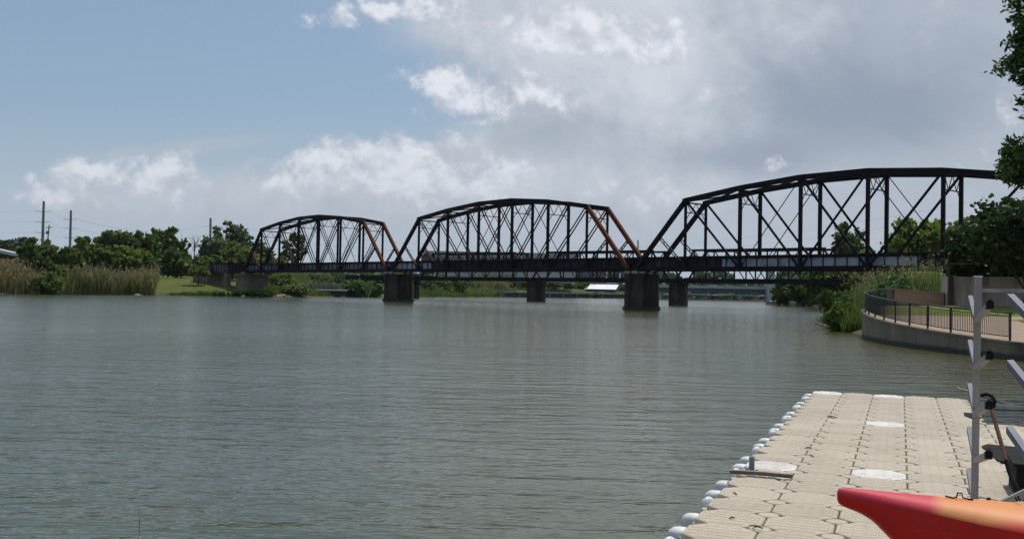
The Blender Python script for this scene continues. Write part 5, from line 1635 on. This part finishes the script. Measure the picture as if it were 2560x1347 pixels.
# ------------------------------------------------------------------ kayak
def kayak():
    KS = 1.35; K0 = V((1.345 * KS, 4.02 * KS, 0)); kd = DC
    zk = lambda z: CAMH - (CAMH - z) * KS
    kn = V((-kd.y, kd.x, 0))    # away from the camera
    if kn.y < 0: kn = -kn
    root = thing('kayak', K0 + kd * (1.6 * KS) + UP * 1.2, 'red kayak with an orange deck, bow pointing left over the dock', 'kayak')
    # s, half width, deck crown z, sheer z, keel z
    ST = [(0.0, .012, 1.560, 1.545, 1.530), (.006, .026, 1.572, 1.548, 1.512), (.03, .037, 1.577, 1.549, 1.500), (.09, .050, 1.577, 1.544, 1.482), (.14, .062, 1.576, 1.541, 1.455), (.18, .074, 1.575, 1.538, 1.415), (.26, .098, 1.573, 1.533, 1.34), (.36, .130, 1.572, 1.525, 1.265),
          (.50, .175, 1.571, 1.512, 1.215), (.70, .232, 1.570, 1.497, 1.19), (1.0, .30, 1.571, 1.482, 1.175), (1.4, .355, 1.575, 1.472, 1.17), (1.8, .375, 1.575, 1.47, 1.17), (2.2, .355, 1.572, 1.475, 1.172), (2.6, .29, 1.57, 1.49, 1.19), (2.95, .19, 1.57, 1.515, 1.25), (3.2, .09, 1.57, 1.54, 1.38), (3.32, .035, 1.565, 1.55, 1.50), (3.34, .01, 1.56, 1.55, 1.53)]
    # refine
    A = np.array(ST); A[:, 0] *= KS; A[:, 1] *= 1.12; A[:, 2:] = CAMH - (CAMH - A[:, 2:]) * KS
    s_ = np.unique(np.concatenate([np.linspace(0, .7, 46), np.linspace(.7, 3.34 * KS, 60), [.008, .03]]))
    Q = np.stack([np.interp(s_, A[:, 0], A[:, k]) for k in range(5)], 1)
    for _ in range(2): Q[3:-1, 1:] = .25 * Q[2:-2, 1:] + .5 * Q[3:-1, 1:] + .25 * Q[4:, 1:]

    def shell(top):
        mb = MB(); n = 17
        for (s, b, dz, sz, kz) in Q:
            for k in range(n):
                q = k / (n - 1)
                if top:
                    a = math.pi * q; yy = -math.cos(a); y = b * yy
                    z = sz + (dz - sz) * (max(0, 1 - abs(yy) ** 2.4)) ** .75
                else:
                    a = math.pi * q; c = math.cos(a); sn = math.sin(a)
                    y = b * math.copysign(abs(c) ** .62, c); z = sz - (sz - kz) * abs(sn) ** .85
                p = K0 + kd * s + kn * y
                mb.v.append((p.x, p.y, z))
        for i in range(len(Q) - 1):
            for k in range(n - 1):
                a = i * n + k; f = (a, a + 1, a + n + 1, a + n)
                mb.f.append(f)
        mb.f.append(tuple(range(n))); e = (len(Q) - 1) * n; mb.f.append(tuple(e + k for k in range(n)))
        return mb
    # plastics
    hm = surf('red kayak plastic', (.82, .024, .018), (.72, .018, .015), 2.5, rough=.42, spec=.4, c3=(.80, .20, .14), s3=26, st3=(.12, .12, 2.2), lo3=.64, hi3=.74, bump=.04, bscale=24, stain=(.50, .03, .02))
    m, t, out = newmat('orange and red deck plastic')
    p = nd(t, 'ShaderNodeBsdfPrincipled'); p.inputs['Roughness'].default_value = .52; p.inputs['Specular IOR Level'].default_value = .28
    tc = nd(t, 'ShaderNodeTexCoord'); dt_ = nd(t, 'ShaderNodeVectorMath', operation='DOT_PRODUCT'); dt_.inputs[1].default_value = kd
    t.links.new(tc.outputs['Object'], dt_.inputs[0])
    _, nz = noise_fac(t, 3.0, 3)
    ad_ = nd(t, 'ShaderNodeMath', operation='MULTIPLY_ADD'); ad_.inputs[1].default_value = .07
    t.links.new(nz, ad_.inputs[0]); t.links.new(dt_.outputs['Value'], ad_.inputs[2])
    mr = nd(t, 'ShaderNodeMapRange'); mr.inputs[1].default_value = -1.6 * KS + .37 * KS; mr.inputs[2].default_value = -1.6 * KS + .42 * KS
    t.links.new(ad_.outputs[0], mr.inputs[0])
    f2, _ = noise_fac(t, 2.2, 3, (1, 1, 1), .45, .7)
    org = mixc(t, f2, (.66, .245, .070), (.64, .17, .065))
    sz_ = nd(t, 'ShaderNodeSeparateXYZ'); t.links.new(tc.outputs['Object'], sz_.inputs[0])
    zr = nd(t, 'ShaderNodeMath', operation='MULTIPLY_ADD'); zr.inputs[1].default_value = .012; t.links.new(nz, zr.inputs[0]); t.links.new(sz_.outputs[2], zr.inputs[2])
    zz_ = nd(t, 'ShaderNodeMapRange'); zz_.inputs[1].default_value = .28; zz_.inputs[2].default_value = .33; sl = nd(t, 'ShaderNodeMath', operation='MULTIPLY_ADD'); sl.inputs[1].default_value = -.20; t.links.new(dt_.outputs['Value'], sl.inputs[0]); t.links.new(zr.outputs[0], sl.inputs[2]); t.links.new(sl.outputs[0], zz_.inputs[0])
    org = mixc(t, zz_.outputs[0], (.70, .06, .045), org)
    sc_, _ = noise_fac(t, 26, 4, (1, 1, 1), .70, .74); org = mixc(t, sc_, org, (.20, .13, .10))
    t.links.new(mixc(t, mr.outputs[0], (.58, .035, .060), org), p.inputs['Base Color']); t.links.new(p.outputs[0], out.inputs[0])
    o = shell(False).build('hull', hm, root, smooth=True)
    me = o.data
    shell(True).build('deck', m, root, smooth=True)
    # cockpit rim, seat and carry handle
    mb = MB(); pts = []
    for k in range(33):
        a = 2 * math.pi * k / 32; c_ = K0 + kd * (1.75 * KS + .46 * math.cos(a)) + kn * (.235 * math.sin(a)); pts.append(V((c_.x, c_.y, zk(1.585) - .05 * abs(math.sin(a)))))
    mb.tube(pts, .016, 8, False); mb.build('cockpit_rim', M['rubber'], root, smooth=True)
    mb = MB(); c_ = K0 + kd * (1.75 * KS); mb.lathe([(.02, .012), (.205, .0), (.215, -.02)], 24, (c_.x, c_.y, zk(1.575)), 2.05, 1.0, math.atan2(kd.y, kd.x)); mb.build('cockpit', M['rubber'], root, smooth=True)
    mb = MB()
    for s, ang in ((.455 * KS, 0),):
        c_ = K0 + kd * s + kn * .0
        a0 = c_ + UP * zk(1.574) - kd * .05; a1 = c_ + UP * zk(1.574) + kd * .045
        mb.tube([a0 - kd * .02 + UP * .006, a0 + kd * .02, c_ - kd * .015 + UP * zk(1.578), c_ - kd * .010 + UP * zk(1.595), c_ + kd * .010 + UP * zk(1.595), c_ + kd * .016 + UP * zk(1.578), a1, a1 + kd * .02], .0042, 6)
    mb.build('carry_handle', M['rubber'], root, smooth=True)
    mb = MB(); c_ = K0 + kd * (.66 * KS) + kn * .03
    mb.tube([c_ + UP * zk(1.578) - kd * .0, c_ + UP * zk(1.592) - kd * .012, c_ + UP * zk(1.598), c_ + UP * zk(1.58) + kd * .012], .005, 6); mb.build('bungee_hook', M['rubber'], root, smooth=True)
    mb = MB(); c_ = K0 + kd * (.70 * KS) + kn * .02; mb.lathe([(.014, zk(1.57)), (.017, zk(1.585)), (.012, zk(1.600))], 10, (c_.x, c_.y, 0)); mb.build('deck_fitting', M['galv'], root, smooth=True)


kayak()
# single reed stalk at the bottom left
q = at(274, 1347, 8.9)
mb = MB(); mb.tube([(q.x, 9.6, -.3), (q.x + .006, 9.6, .06), (q.x - .004, 9.6, .17)], [.006, .005, .0025], 5)
tag(mb.build('reed_stalk', M['drift'], None, V((q.x, 9.6, 0))), 'single thin reed stalk poking from the water at bottom left', 'reed')

# ------------------------------------------------------------------ humid summer air
m, t, out = newmat('humid haze')
pv = nd(t, 'ShaderNodeVolumePrincipled'); pv.inputs['Color'].default_value = (.86, .92, 1.0, 1); pv.inputs['Density'].default_value = HAZE
pv.inputs['Anisotropy'].default_value = 0.0
t.links.new(pv.outputs[0], out.inputs['Volume'])
mb = MB(); mb.box((-6400, -6400, -3.2), (6400, 6400, 60))
tag(mb.build('haze', m), None, None, None, 'stuff')
